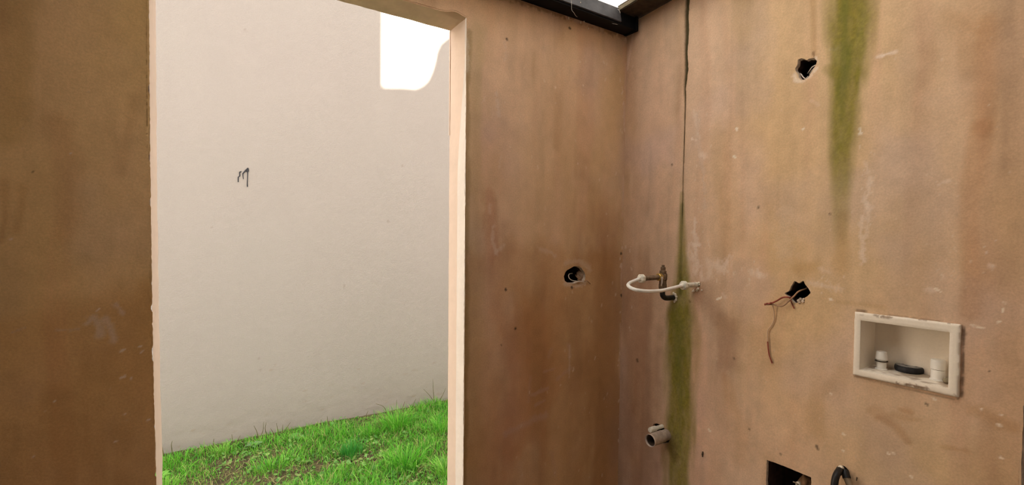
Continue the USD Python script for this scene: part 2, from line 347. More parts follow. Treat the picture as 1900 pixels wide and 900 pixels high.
# damp below a tide line, deepened to stand in for low shade; olive tint beside the door
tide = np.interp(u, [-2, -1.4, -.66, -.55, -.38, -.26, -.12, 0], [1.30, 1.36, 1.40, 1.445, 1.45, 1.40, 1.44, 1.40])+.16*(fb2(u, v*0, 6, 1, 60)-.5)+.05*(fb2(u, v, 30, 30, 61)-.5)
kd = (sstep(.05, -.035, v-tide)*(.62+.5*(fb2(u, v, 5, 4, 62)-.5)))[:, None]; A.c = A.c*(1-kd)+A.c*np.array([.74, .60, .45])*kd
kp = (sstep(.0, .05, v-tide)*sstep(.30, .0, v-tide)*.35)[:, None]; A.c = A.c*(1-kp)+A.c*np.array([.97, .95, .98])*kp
A.stroke([(885, 60), (880, 300), (876, 520), (872, 900)], 34, (.80, .86, .70), .55, .8, .6, (30, 6), 3, mul=True)
A.stroke([(870, 60), (866, 250), (864, 600), (862, 900)], 9, (.55, .55, .40), .7, .8, .8, (60, 20), 4, mul=True)
A.stroke([(905, 260), (900, 350), (905, 480)], 70, (.82, .74, .74), .5, .9, .6, (20, 9), 5, mul=True)
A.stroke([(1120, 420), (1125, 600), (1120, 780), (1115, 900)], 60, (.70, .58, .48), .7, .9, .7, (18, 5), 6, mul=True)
A.stroke([(990, 600), (980, 720), (950, 830)], 90, (.86, .66, .54), .6, .9, .8, (14, 8), 7, mul=True)
A.stroke([(910, 360), (912, 420), (918, 470)], 22, (.84, .72, .68), .7, .8, .9, (50, 20), 8, mul=True)
A.stroke([(1040, 170), (1045, 300), (1050, 420)], 60, (.86, .82, .74), .5, .9, .8, (20, 8), 9, mul=True)
A.stroke([(960, 560), (1010, 690), (1010, 850)], 46, (.9, .84, .72), .5, .9, .8, (20, 8), 10, mul=True)
for pts, w, al in ([[(938, 805), (965, 792), (992, 778), (1012, 771)], 9, .42], [[(988, 733), (1002, 727), (1016, 720)], 5, .4], [[(994, 752), (1010, 743)], 5, .35], [[(1034, 704), (1048, 692), (1060, 682)], 5, .33], [[(1010, 690), (1028, 684)], 4, .3], [[(1018, 660), (1022, 650)], 7, .22], [[(1054, 640), (1058, 662)], 6, .25], [[(963, 860), (968, 890)], 12, .15], [[(1024, 840), (1030, 880)], 7, .18], [[(980, 745), (984, 700)], 5, .2]):
    A.stroke(pts, w, (.50, .33, .25), al, .8, .7, (90, 90), 12)
for pts, w, al in ([[(921, 170), (923, 190), (926, 215)], 5, .5], [[(936, 78), (940, 92), (938, 110)], 5, .3], [[(915, 420), (914, 445), (920, 468)], 5, .4], [[(908, 380), (909, 395)], 4, .3], [[(935, 455), (920, 470)], 5, .35], [[(1000, 462), (1022, 468), (1030, 475)], 6, .3], [[(895, 190), (900, 180)], 4, .3], [[(930, 290), (926, 310)], 4, .3]):
    A.stroke(pts, w, (.66, .52, .42), al, .9, 1., (160, 110), 13)
A.stroke([(1057, 640), (1056, 700)], 2.5, (.6, .45, .35), .4, .8, 1., (200, 200), 14)
A.stroke([(1050, 488), (1075, 484), (1095, 500)], 7, (.62, .46, .34), .45, .9, 1., (120, 120), 15)
A.stroke([(1046, 522), (1062, 532), (1085, 527)], 5, (.70, .55, .42), .6, .9, 1., (140, 140), 16)
A.specks((1000, 90), (1160, 180), 10, 1); A.specks((900, 120), (1150, 450), 26, 2, (.8, 1.8), a=(.3, .7)); A.specks((1040, 500), (1150, 720), 14, 3, (.8, 1.8), a=(.3, .7)); A.specks((920, 560), (1140, 890), 22, 4, (.7, 1.6), a=(.25, .6))
A.specks((1150, 140), (1160, 250), 10, 5, (1.2, 2.6)); A.specks((1150, 440), (1157, 600), 9, 6, (1.2, 2.6)); A.specks((1146, 600), (1150, 880), 8, 61, (1., 2.))
for x, y, w in ((940, 72, 4), (938, 537, 3.5), (956, 609, 3.5), (1057, 52, 3.5), (1153, 548, 4), (1152, 470, 3), (1061, 533, 4), (930, 640, 2)):
    A.stroke([(x, y), (x+.5, y+1)], w, (.05, .03, .02), .9, .5, .5, (200, 200), 17)
A.stroke([(862, 62), (866, 85), (868, 110), (865, 130)], 7, (.62, .52, .38), .75, .8, 1., (150, 80), 18)
# left of the door
A.c *= np.where(u < -1.2, 1., 0.)[:, None]*(np.array([1.04, 1.02, .80])-1)+1
A.stroke([(30, 0), (40, 120), (20, 250)], 70, (.80, .78, .62), .6, .9, .8, (16, 5), 19, mul=True)
A.stroke([(250, 180), (235, 260), (225, 320)], 34, (.74, .66, .62), .35, .9, .9, (30, 10), 20, mul=True)
A.stroke([(110, 230), (130, 330), (120, 430)], 46, (.74, .60, .52), .35, .9, 1., (24, 8), 21, mul=True)
A.stroke([(8, 340), (10, 400), (2, 450)], 26, (.68, .54, .48), .35, .9, .9, (34, 10), 22, mul=True)
A.stroke([(42, 350), (40, 390), (30, 430)], 16, (.70, .58, .48), .35, .9, .9, (40, 12), 23, mul=True)
A.stroke([(162, 600), (172, 590), (182, 600), (186, 622)], 15, (.62, .50, .38), .55, .9, .9, (90, 60), 24)
A.stroke([(200, 590), (204, 610), (212, 630)], 15, (.60, .47, .37), .5, .9, .9, (90, 60), 25)
A.stroke([(215, 562), (222, 572), (230, 584)], 9, (.62, .48, .38), .5, .9, 1., (110, 80), 26)
A.stroke([(105, 612), (125, 614), (146, 611)], 6, (.55, .42, .30), .5, .9, 1., (110, 110), 27)
A.stroke([(20, 618), (45, 608)], 4, (.52, .38, .27), .5, .9, 1., (110, 110), 28)
for x, y, l, w in ((226, 651, 8, 4.5), (260, 643, 3, 3), (263, 653, 3, 3), (228, 700, 6, 4), (243, 703, 2, 2.5), (100, 745, 4, 3), (232, 768, 3, 3), (236, 781, 3, 2.5), (214, 820, 4, 3), (276, 779, 3, 3), (131, 285, 3, 2.4), (170, 517, 4, 2.4), (27, 552, 4, 2.6), (20, 443, 3, 3), (182, 575, 3, 3.5), (60, 848, 2, 2)):
    A.stroke([(x-l/2, y+1), (x+l/2, y-1)], w, (.72, .60, .46), .85, .5, .8, (220, 220), 29)
A.specks((0, 0), (270, 880), 40, 7, (.6, 1.3), (.6, .45, .32), (.2, .5))
A.stroke([(60, 319), (61, 320)], 4, (.06, .04, .02), .7, .6, .4, (200, 200), 30)
A.stroke([(950, -3), (985, 9), (1040, 27), (1090, 42), (1130, 57), (1163, 68)], 7, (.20, .11, .07), .75, .8, 1.2, (90, 90), 31)
A.stroke([(1050, 33), (1062, 37), (1075, 41)], 4, (.60, .42, .32), .8, .8, 1., (120, 120), 32)
A.stroke([(1078, 39), (1100, 47), (1120, 57)], 5, (.58, .40, .30), .6, .8, 1.2, (120, 120), 33)
for pts, al in (([(1162, 120), (1160, 165)], .4), ([(1159, 190), (1158, 240)], .55), ([(1154, 490), (1153, 535)], .5), ([(1151, 600), (1150, 700)], .35), ([(1156, 330), (1155, 400)], .35)):
    A.stroke(pts, 3.2, (.66, .48, .38), al, .8, 1.2, (200, 60), 34)
A.c = np.clip(A.c, .005, .9)
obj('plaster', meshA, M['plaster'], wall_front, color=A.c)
RIMLV = [(1, 0, 0), (.96, .006, .002), (.93, .012, .003)]
obj('broken_edge', ribbon(hA, FA, RIMLV, hfA, False, 1), M['rim'], wall_front, label='pale broken plaster around the socket hole')
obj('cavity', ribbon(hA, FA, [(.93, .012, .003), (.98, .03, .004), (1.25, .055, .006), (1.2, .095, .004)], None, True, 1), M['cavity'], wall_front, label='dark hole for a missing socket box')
obj('backing', join([box((-1.99, .09, -.02), (DL-.012, DEPTH-.001, 2.25)), box((DR+.004, .097, -.02), (.02, DEPTH-.001, 2.25)), box((DL-.012, .09, DT+.01), (DR+.004, DEPTH-.001, 2.25))]), M['house'], wall_front)
# plaster chunk still stuck in the socket hole
c_ = FA.px(1079, 513)

# ---- door lining
door_1 = thing('door_1', kind='structure', label='open doorway without a door, cream painted reveals')
def jamb_strip(q0, q1, prof_seed, n=220, rough=.0008, bulge=0.):
    """a vertical strip of reveal; q0, q1 give (x, y) of its two long edges as functions of z"""
    z = np.linspace(0, DT+.002, n); m = 7; V = []
    for k in range(m):
        t = k/(m-1); a = np.array([np.asarray(q0(s))*(1-t)+np.asarray(q1(s))*t for s in z])
        d = rough*2*(fb2(z, z*0+t, 30, 5, prof_seed)-.5)+bulge*math.sin(math.pi*t)
        V.append(np.column_stack([a[:, 0]+d, a[:, 1], z]))
    V = np.vstack(V); i, j = np.meshgrid(np.arange(m-1), np.arange(n-1), indexing='ij')
    q = np.stack([i*n+j, (i+1)*n+j, (i+1)*n+j+1, i*n+j+1], -1).reshape(-1, 4)
    return (V, np.vstack([q[:, [0, 1, 2]], q[:, [0, 2, 3]]]))
mid = .044
bead = lambda s: max(.004, mid*float(sstep(2.06, 1.62, np.array(s))))
obj('jamb', jamb_strip(lambda s: (DR+.002, bead(s)-.002), lambda s: (DR+.001, DEPTH+.002), 1), M['jamb_pink'], door_1, label='pinkish cream reveal right of the opening')
obj('plaster_bead', jamb_strip(lambda s: (DR+.0005, -.0025), lambda s: (DR-.0012, bead(s)), 2, rough=.0016), M['jamb_white'], door_1, label='whiter band of filler along the room edge of the reveal')
obj('jamb_edge', box((DR-.0005, .099, 1.78), (DR+.004, .104, DT)), M['jamb_pink'], door_1)
fl = lambda s: (float(door_left(s))+.0075, DEPTH)
obj('jamb', jamb_strip(lambda s: (float(door_left(s))-.0006, .001), fl, 3, rough=.001), M['jamb_pink'], door_1, label='thin pinkish reveal left of the opening')
n_ = 150; X = np.linspace(DL-.01, DR+.004, n_); V = []
for k in range(8):
    t = k/7; y = -.001+t*(DEPTH+.002); z = DT+.004+.003*(fb2(X, X*0+t, 20, 9, 5)-.5)-.0045*t + (.010*np.exp(-((X+.70)/.028)**2) if k == 0 else 0)
    V.append(np.column_stack([X, np.full(n_, y), z]))
V = np.vstack(V); i, j = np.meshgrid(np.arange(7), np.arange(n_-1), indexing='ij'); q = np.stack([i*n_+j, i*n_+j+1, (i+1)*n_+j+1, (i+1)*n_+j], -1).reshape(-1, 4)
obj('lintel', (V, np.vstack([q[:, [0, 1, 2]], q[:, [0, 2, 3]]])), M['lintel'], door_1, label='brownish soffit over the opening')

# ---- wall with the plumbing
wall_right = thing('wall_right', kind='structure', label='brown plastered side wall with green streaks and old plumbing')
reliefB = relief(77)
ck = FB.pts([(1276, -6), (1273.5, 30), (1274, 60), (1272, 100), (1273, 130), (1270, 165), (1271, 200), (1270, 250), (1268, 320), (1266, 420)])
ckw = np.array([.0085, .0080, .0080, .0066, .0072, .0042, .0026, .0020, .0014, .0008])
def crack(u, v):
    x = np.interp(-v, -ck[:, 1], ck[:, 0]); w = np.interp(-v, -ck[:, 1], ckw)
    w = w*(1+.35*(fb2(v, v*0, 60, 1, 5)-.5)*2); on = sstep(ck[-1, 1]-.02, ck[-1, 1]+.05, v)
    d = np.abs(u-x-.002*(fb2(v, v*0, 25, 1, 9)-.5)); return on*(1-sstep(.45, 1.15, d/np.maximum(w, 1e-5)))
def hfB(u, v): 
    h = reliefB(u, v)
    return h-.006*crack(u, v)
us = np.unique(np.round(np.concatenate([graded(-.012, 2.3, 0, 1.10, .0033, .05), np.arange(.25, .275, .0012)]), 5)); us = us[np.insert(np.diff(us) > .0005, 0, True)]
vs = graded(-.02, 2.30, .50, 2.30, .0033, .05)
PB, meshB = surface(us, vs, [hUp, hMid, hRect, hPipe, hCurve, hEdge, hBox], hfB, FB, lambda u: roofz(-u)-.013)
B = Paint(PB, FB, plaster_base(PB, 90)); u, v = PB[:, 0], PB[:, 1]
# broad tones
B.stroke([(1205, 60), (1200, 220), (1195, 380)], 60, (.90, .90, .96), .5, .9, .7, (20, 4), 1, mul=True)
B.stroke([(1180, 560), (1185, 720), (1180, 890)], 70, (.66, .54, .45), .7, .9, .7, (18, 5), 2, mul=True)  # shade towards the corner painted in, over the real one
B.stroke([(1165, 150), (1162, 400), (1158, 600)], 26, (.80, .72, .66), .6, .9, .7, (30, 6), 3, mul=True)  # corner shade painted in here too
B.stroke([(1228, 60), (1232, 250), (1240, 420)], 34, (1.06, 1.02, 1.0), .6, .9, .8, (30, 5), 4, mul=True)
B.stroke([(1400, 220), (1420, 420), (1460, 640), (1450, 800)], 180, (1.10, 1.06, .98), .7, .9, .6, (9, 4), 5, mul=True)
B.stroke([(1300, 640), (1300, 760), (1300, 880)], 60, (1.06, .98, .96), .8, .9, .6, (20, 4), 6, mul=True)
B.stroke([(1850, 60), (1862, 300), (1880, 560), (1885, 880)], 130, (.88, .80, .70), .8, .9, .6, (9, 4), 7, mul=True)
B.stroke([(1818, 240), (1805, 330), (1800, 420), (1802, 520), (1800, 580)], 42, (.84, .74, .64), .6, .6, .6, (26, 6), 8, mul=True)
B.stroke([(1830, 40), (1832, 150), (1826, 240)], 26, (.86, .74, .64), .5, .8, .8, (26, 6), 9, mul=True)
B.stroke([(1336, 260), (1332, 340), (1350, 430), (1345, 470)], 34, (.86, .84, .74), .7, .9, .8, (30, 8), 10, mul=True)
B.stroke([(1300, 545), (1320, 580), (1350, 610), (1352, 670)], 40, (.72, .66, .62), .85, .9, .8, (26, 12), 11, mul=True)  # shadow cast by the hose, painted into the wall colour
B.stroke([(1480, 498), (1510, 494)], 22, (.84, .78, .64), .7, .9, .6, (40, 40), 12, mul=True)
B.stroke([(1560, 690), (1520, 740), (1512, 800)], 30, (.84, .78, .66), .6, .9, .9, (30, 14), 13, mul=True)
B.stroke([(1345, 700), (1370, 780), (1372, 850)], 30, (.88, .80, .70), .6, .9, .9, (30, 14), 14, mul=True)
B.stroke([(1630, 775), (1660, 790), (1685, 820)], 16, (.80, .70, .60), .7, .9, .9, (40, 30), 15, mul=True)
B.stroke([(1605, 760), (1650, 770), (1700, 780)], 20, (.84, .76, .68), .6, .9, .9, (40, 30), 16, mul=True)
B.stroke([(1670, 760), (1690, 766)], 12, (.82, .70, .60), .7, .9, .9, (50, 50), 17, mul=True)
B.stroke([(1810, 760), (1850, 780), (1880, 795)], 26, (.86, .78, .66), .7, .9, .9, (30, 30), 18, mul=True)
B.stroke([(1750, 830), (1790, 836)], 14, (.84, .76, .66), .6, .9, .9, (40, 40), 19, mul=True)
B.stroke([(1760, 30), (1790, 45), (1815, 60)], 40, (.88, .82, .74), .5, .9, .9, (20, 20), 191, mul=True)
B.stroke([(1508, 0), (1510, 60), (1512, 112)], 9, (.80, .74, .64), .7, .8, .6, (50, 12), 20, mul=True)
B.stroke([(1552, 560), (1640, 570)], 8, (.9, .86, .78), .6, .9, .9, (40, 40), 21, mul=True)
B.stroke([(1700, 60), (1720, 250), (1730, 440), (1740, 560)], 150, (.88, .86, .80), .7, .9, .5, (9, 4), 192, mul=True)
# rendered chase beside the crack, pale salts
B.stroke([(1293, 215), (1296, 270), (1305, 320), (1308, 385)], 7, (.66, .50, .38), .5, .9, 1., (120, 60), 22)
for pts, w, al in ([[(1289, 405), (1289, 432)], 3.5, .75], [[(1287, 432), (1292, 450), (1290, 468)], 8, .6], [[(1284, 452), (1296, 456)], 6, .8], [[(1286, 476), (1294, 486), (1290, 505)], 12, .55], [[(1330, 492), (1342, 500), (1348, 486)], 13, .55], [[(1312, 480), (1318, 500), (1315, 515)], 8, .4], [[(1350, 480), (1360, 474)], 8, .35], [[(1298, 505), (1302, 520)], 6, .5],
    [[(1395, 506), (1415, 510)], 9, .5], [[(1405, 500), (1408, 512)], 6, .6], [[(1504, 525), (1530, 530), (1560, 536)], 9, .4], [[(1520, 498), (1540, 505)], 7, .3], [[(1606, 305), (1610, 318)], 9, .4], [[(1614, 332), (1612, 360), (1602, 372), (1616, 388)], 9, .55], [[(1600, 400), (1596, 440), (1604, 452)], 8, .5], [[(1600, 460), (1602, 485)], 10, .6], [[(1608, 380), (1612, 410), (1606, 440)], 7, .4],
    [[(1628, 106), (1645, 101), (1662, 96)], 5, .75], [[(1638, 104), (1650, 100)], 4, .9], [[(1742, 343), (1752, 337), (1764, 335)], 5, .5], [[(1722, 534), (1730, 538)], 10, .5], [[(1836, 490), (1842, 494)], 9, .45], [[(1748, 510), (1752, 516)], 5, .5], [[(1278, 452), (1276, 492)], 4, .35], [[(1287, 205), (1292, 235)], 4, .35], [[(1283, 258), (1291, 260)], 4, .8], [[(1300, 286), (1306, 290)], 7, .55], [[(1340, 545), (1346, 552)], 4, .4], [[(1540, 92), (1552, 92)], 6, .45], [[(1505, 186), (1520, 196)], 5, .2], [[(1452, 390), (1456, 470)], 26, .14]):
    B.stroke(pts, w, (.80, .63, .49), min(1., al*1.15), .9, .9, (130, 100), 23)
for pts, w in ([[(1802, 604), (1812, 606), (1823, 608)], 4], [[(1863, 561), (1863, 566)], 3.4], [[(1862, 572), (1861, 580)], 3.2], [[(1852, 598), (1856, 596)], 4], [[(1595, 238), (1598, 250)], 3.4], [[(1592, 249), (1600, 247)], 3], [[(1366, 239), (1367, 240)], 4.5], [[(1361, 290), (1364, 292)], 4], [[(1488, 240), (1492, 238)], 4], [[(1539, 555), (1542, 556)], 5], [[(1735, 535), (1748, 542)], 3.4], [[(1565, 806), (1567, 807)], 4.4], [[(1563, 836), (1566, 837)], 3.6], [[(1541, 730), (1543, 732)], 4], [[(1648, 841), (1649, 843)], 4], [[(1656, 840), (1659, 842)], 4], [[(1852, 788), (1856, 790)], 5], [[(1856, 768), (1858, 770)], 4], [[(1820, 759), (1822, 761)], 4], [[(1855, 848), (1858, 850)], 5], [[(1690, 884), (1692, 886)], 4], [[(1731, 739), (1735, 741)], 3.6], [[(1315, 797), (1317, 799)], 4], [[(1330, 555), (1338, 552)], 3.4]):
    B.stroke(pts, w, (.86, .74, .58), .95, .5, .8, (220, 220), 24)
B.specks((1285, 200), (1320, 540), 30, 11, (.9, 2.2)); B.specks((1735, 335), (1780, 520), 48, 12, (.8, 2.), a=(.3, .75)); B.specks((1300, 480), (1420, 530), 22, 13, (.9, 2.4)); B.specks((1595, 230), (1625, 500), 26, 14, (.8, 2.)); B.specks((1500, 510), (1570, 545), 18, 15, (.8, 2.))
B.specks((1170, 30), (1890, 560), 70, 16, (.6, 1.4), a=(.25, .6)); B.specks((1180, 560), (1890, 890), 60, 17, (.6, 1.4), a=(.25, .6)); B.specks((1820, 440), (1850, 520), 14, 18, (.7, 1.6)); B.specks((1160, 440), (1180, 620), 9, 19, (1., 2.)); B.specks((1258, 490), (1276, 560), 10, 191, (1., 2.4), (.8, .72, .42))
for x, y, w in ((1247, 305, 3), (1407, 384, 4), (1362, 664, 3.5), (1182, 668, 4), (1390, 796, 3), (1448, 842, 3), (1515, 828, 6), (1517, 832, 5), (1540, 396, 3), (1279, 558, 3.5), (1720, 750, 4), (1718, 748, 3), (1832, 596, 2.5), (1835, 688, 2.5)):
    B.stroke([(x, y), (x+.5, y+1.5)], w, (.10, .06, .035), .75, .6, .5, (200, 200), 25)
B.stroke([(1509, 98), (1511, 108), (1509, 114)], 4, (.22, .13, .06), .8, .7, .8, (120, 120), 26)
# algae
def algae(px, wid, al, seed, core, cw, cal):
    f, sel = B.stroke(px, np.array(wid)*1.22, None, al, .5, .35, (36, 7), seed, field=True)
    p = B.P[sel]; t = fb2(p[:, 0], p[:, 1], 60, 16, seed+2)[:, None]; c = np.array([.325, .245, .028])*(1-t)+np.array([.215, .215, .022])*t
    g = (.82+.45*(fb2(p[:, 0], p[:, 1], 190, 190, seed+4, 2)-.5))[:, None]
    m = (f*(.92+.4*(fb2(p[:, 0], p[:, 1], 90, 30, seed+5)-.5)))[:, None].clip(0, .96)
    B.c[sel] = B.c[sel]*(1-m)+c*g*m
    B.stroke(core, cw, (.115, .130, .014), np.array(cal)*.75, .9, .8, (50, 12), seed+6)
algae([(1266, 360), (1265, 420), (1264, 470), (1266, 520), (1264, 552), (1262, 590), (1262, 640), (1262, 720), (1262, 800), (1260, 860), (1257, 960)], [7, 12, 15, 20, 26, 42, 44, 42, 42, 38, 34], [.45, .6, .8, .9, .95, 1, 1, 1, .95, .9, .85], 41,
      [(1250, 575), (1258, 620), (1262, 680), (1262, 750), (1260, 790)], [20, 24, 14, 12, 8], [.5, .62, .6, .45, .2])
B.stroke([(1266, 380), (1264, 440), (1263, 500), (1262, 545)], 5, (.10, .10, .015), .55, .8, .5, (60, 20), 43)
algae([(1580, -10), (1579, 60), (1578, 110), (1577, 140), (1570, 180), (1565, 240), (1562, 290), (1562, 330), (1561, 380), (1560, 430), (1560, 470)], [56, 54, 52, 50, 42, 35, 32, 30, 26, 22, 20], [1, 1, 1, 1, .98, .95, .9, .72, .5, .28, .0], 51,
      [(1570, -10), (1569, 60), (1567, 125), (1564, 180), (1562, 230)], [16, 16, 18, 16, 10], [.65, .6, .62, .5, .25])
algae([(1536, 128), (1552, 134)], [14, 18], [.35, .6], 53, [(1568, 130), (1570, 150)], 12, .4)
B.stroke([(1563, 400), (1562, 450), (1560, 500)], 20, (.86, .78, .62), .6, .9, .7, (30, 10), 54, mul=True)
for pts, w, al in ([[(1788, 604), (1787, 660), (1783, 739)], 3, .8], [[(1787, 612), (1791, 620)], 5, .5], [[(1785, 728), (1783, 740), (1776, 740)], 3, .7], [[(1590, 576), (1600, 577), (1606, 578)], 4, .8], [[(1650, 584), (1700, 590), (1770, 598)], 2.6, .5], [[(1586, 698), (1650, 714), (1770, 741)], 3, .45]):
    B.stroke(pts, w, (.16, .10, .065), al, .8, .8, (120, 120), 58)  # dark gap and its shadow round the outlet box, painted on the wall
# waste pipe shadow painted in, darker patch at the bent pipe, pale rims round a hole
B.stroke([(1236, 815), (1246, 830), (1252, 845)], 18, (.45, .36, .30), .6, .9, .6, (60, 60), 55, mul=True)
B.stroke([(1545, 905), (1560, 880)], 22, (.8, .72, .62), .5, .9, .6, (60, 60), 56, mul=True)
for pts, w in ([[(1474, 140), (1478, 150), (1486, 151)], 7], [[(1492, 149), (1505, 140), (1516, 126)], 5], [[(1514, 106), (1518, 116)], 4]):
    B.stroke(pts, w, (.80, .64, .48), .9, .7, .8, (140, 140), 57)
ckm = crack(u, v)[:, None]; B.c = B.c*(1-ckm)+np.array([.075, .058, .020])*ckm
halo = (np.exp(-((u-np.interp(-v, -ck[:, 1], ck[:, 0]))/.007)**2)*sstep(1.45, 1.6, v)*.45*fb2(u, v, 40, 40, 61))[:, None]
B.c = B.c*(1-halo)+B.c*np.array([.62, .56, .36])*halo
B.stroke([(1173, 34), (1186, 22), (1200, 11), (1216, -2)], 9, (.22, .14, .10), .7, .8, 1.2, (100, 100), 62)
B.stroke([(1176, 30), (1175, 60), (1170, 90), (1164, 130)], 4, (.80, .60, .47), .55, .8, .8, (120, 50), 63)
B.c = np.clip(B.c, .004, .9)
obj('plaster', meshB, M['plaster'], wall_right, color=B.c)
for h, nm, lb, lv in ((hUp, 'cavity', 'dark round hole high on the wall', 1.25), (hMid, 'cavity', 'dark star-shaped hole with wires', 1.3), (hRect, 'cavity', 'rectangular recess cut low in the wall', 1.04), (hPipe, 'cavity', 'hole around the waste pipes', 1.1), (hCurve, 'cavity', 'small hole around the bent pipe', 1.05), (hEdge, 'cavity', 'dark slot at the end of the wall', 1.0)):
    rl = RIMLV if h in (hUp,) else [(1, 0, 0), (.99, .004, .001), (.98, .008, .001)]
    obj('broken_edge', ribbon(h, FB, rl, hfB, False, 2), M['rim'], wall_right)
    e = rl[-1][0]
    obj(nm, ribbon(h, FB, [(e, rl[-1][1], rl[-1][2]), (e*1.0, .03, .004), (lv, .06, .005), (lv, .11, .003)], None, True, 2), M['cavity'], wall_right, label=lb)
obj('backing', box((.12, -2.4, -.02), (.16, .1, 2.26)), M['house'], wall_right)

# ------------------------------------------------------------------ the rest of the room (behind and beside the camera): unseen, added for the light
XL, YB = -1.93, -2.35
obj('floor', box((XL-.1, YB-.1, -.12), (.14, .0, 0.0)), M['floor'], kind='structure', label='dark bare concrete floor of the room')
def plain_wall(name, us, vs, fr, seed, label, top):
    P, m = surface(us, vs, [], relief(seed), fr, top); obj(name, m, M['plaster'], color=plaster_base(P, seed, .36), kind='structure', label=label)  # plaster darkened here to cut the light bounced into the room
plain_wall('wall_left', graded(-.02, 2.37, 0, 2.3, .03), graded(-.02, 2.28, 0, 2.25, .03), Frame((XL, YB, 0), (0, 1, 0), (0, 0, 1)), 120, 'unseen plastered wall left of the doorway, darkened to dim the room', lambda u: roofz(YB+u)-.021)
plain_wall('wall_back', graded(-2.0, .02, -1.95, 0, .03), graded(-.02, 2.28, 0, 2.25, .03), Frame((0, YB, 0), (-1, 0, 0), (0, 0, 1)), 130, 'unseen plastered wall facing the doorway, darkened to dim the room', lambda u: roofz(YB)-.021+0*u)
SKY = -1.05  # front edge of the added back slab, set to dim the far end
SKX = -1.50            # the added roof is closed left of this line to dim that side, glazed to the right
def sloped(x0, x1, y0, y1, zlo, zhi):
    m = box((x0, y0, 0), (x1, y1, 1)); v = np.array(m.vertices); v[:, 2] = roofz(v[:, 1])+np.where(v[:, 2] > .5, zhi, zlo); m.vertices = v; return m
obj('ceiling', sloped(XL-.1, SKX, YB-.1, 0.1, -.02, .08), M['dark_wood'], kind='structure', label='added unseen roof slab dimming the left of the room')
obj('ceiling', sloped(SKX, .13, YB-.1, SKY, .012, .08), M['dark_wood'], kind='structure', label='added unseen roof slab dimming the back of the room')
sk = thing('skylight', (0, 0, 2.2), kind='structure', label='glazed roof light in a black frame over the corner')
zb_ = 2.2065
rail = np.array([[0, zb_], [-.0455-.012, zb_], [-.0555, zb_+.004], [-.0500, roofz(-.05)], [0, roofz(0)]])
def prism_x(prof, x0, x1, k=1):
    p = np.asarray(prof); n = len(p); V = np.vstack([np.column_stack([np.full(n, x0), p]), np.column_stack([np.full(n, x1), p])]); j = np.arange(n)
    q = np.stack([j, (j+1) % n, (j+1) % n+n, j+n], 1); F = np.vstack([q[:, [0, 1, 2]], q[:, [0, 2, 3]], [[0, a, a+1] for a in range(1, n-1)], [[n, n+a+1, n+a] for a in range(1, n-1)]])
    m = trimesh.Trimesh(V, F, process=False); trimesh.repair.fix_normals(m); return m
obj('eaves_rail', prism_x(rail, SKX, -.004), M['black_frame'], sk)
obj('fascia', prism_x([[-.0570, zb_+.007], [-.0612, zb_+.009], [-.0520, roofz(-.05)-.001], [-.0480, roofz(-.05)-.001]], SKX, -.088), M['lit_frame'], sk, label='grey inner face of the front rail, its lit look put into the colour')
obj('rafter', sloped(-.0894, .03, YB, -.0455, -.012, .01), M['dark_wood'], sk)
obj('edge_strip', sloped(-.0925, -.0890, YB, -.0480, -.009, .004), M['olive_wood'], sk, label='thin olive edging of the side rafter')
obj('rafter', sloped(SKX-.03, SKX+.05, YB, 0, -.06, .012), M['black_frame'], sk)
obj('glass_pane', sloped(SKX, .03, SKY-.05, .06, .012, .018), M['glass'], sk, smooth=False)
# corner clutter under the rail: torn plaster edge and cobweb
obj('corner_block', box((-.012, -.0600, zb_-.003), (-.001, -.002, zb_+.06)), M['black_frame'], sk)

# ------------------------------------------------------------------ yard
us = graded(-9, 7, -1.7, .95, .012, .12); vs = graded(-.05, 4.5, 0, 3.5, .012, .06)
def hfY(u, v):
    low = sstep(.30, .02, v)
    return .004*(fb2(u, v, 2.5, 2.5, 200)-.5)+.0022*(fb2(u, v, 26, 26, 201, 3)-.5)+low*.007*(fb2(u, v, 16, 22, 202, 3)-.5)
PY, meshY = surface(us, vs, [], hfY, FY)
n1 = fb2(PY[:, 0], PY[:, 1], 1.1, 1.1, 210)[:, None]; n2 = fb2(PY[:, 0], PY[:, 1], 7, 3, 211)[:, None]
cY = np.array([.365, .328, .290])*(1-n1)+np.array([.37, .324, .289])*n1; cY = cY*(1+.06*(n2-.5))
Yp = Paint(PY, FY, cY)
d_ = (sstep(.34, .02, PY[:, 1]+.12*(fb2(PY[:, 0], PY[:, 1], 9, 6, 212)-.5))*.16)[:, None]; Yp.c = Yp.c*(1-d_)+Yp.c*np.array([.72, .68, .58])*d_
rr = np.random.default_rng(5)
for _ in range(46):
    x = rr.uniform(300, 825); y = (840-.187*(x-292))-rr.exponential(38)-3
    Yp.stroke([(x, y), (x+rr.uniform(2, 9), y-rr.uniform(-.5, 2))], rr.uniform(1.2, 2.6), (.30, .23, .16), rr.uniform(.2, .5), .9, .9, (40, 40), int(rr.integers(90)))
for x, y in ((391, 421), (480, 664), (482, 685), (436, 790), (505, 762), (746, 307), (720, 410), (638, 530), (455, 55)):
    Yp.stroke([(x, y), (x+1, y+2)], 3, (.25, .2, .16), .55, .8, .5, (60, 60), 3)
wall_yard = thing('wall_yard', kind='structure', label='tall cream rendered boundary wall across the grass yard')
obj('render_coat', meshY, M['render'], wall_yard, color=np.clip(Yp.c, .02, .92))
def ink_stroke(px, w, lift=.0045):
    q = FY.pts(px); p = FY.world(np.column_stack([q, [lift]*len(q)])); sc = 3.95/FPX
    p = catmull(p, 5) if len(p) > 2 else p
    wv = np.interp(np.linspace(0, 1, len(p)), np.linspace(0, 1, len(w)), w)*sc/2*.8
    m = tube(p, wv, 8); v = np.array(m.vertices); d = (v-FY.o)@FY.w; v -= ((d-lift)*.55)[:, None]*FY.w; m.vertices = v; return m
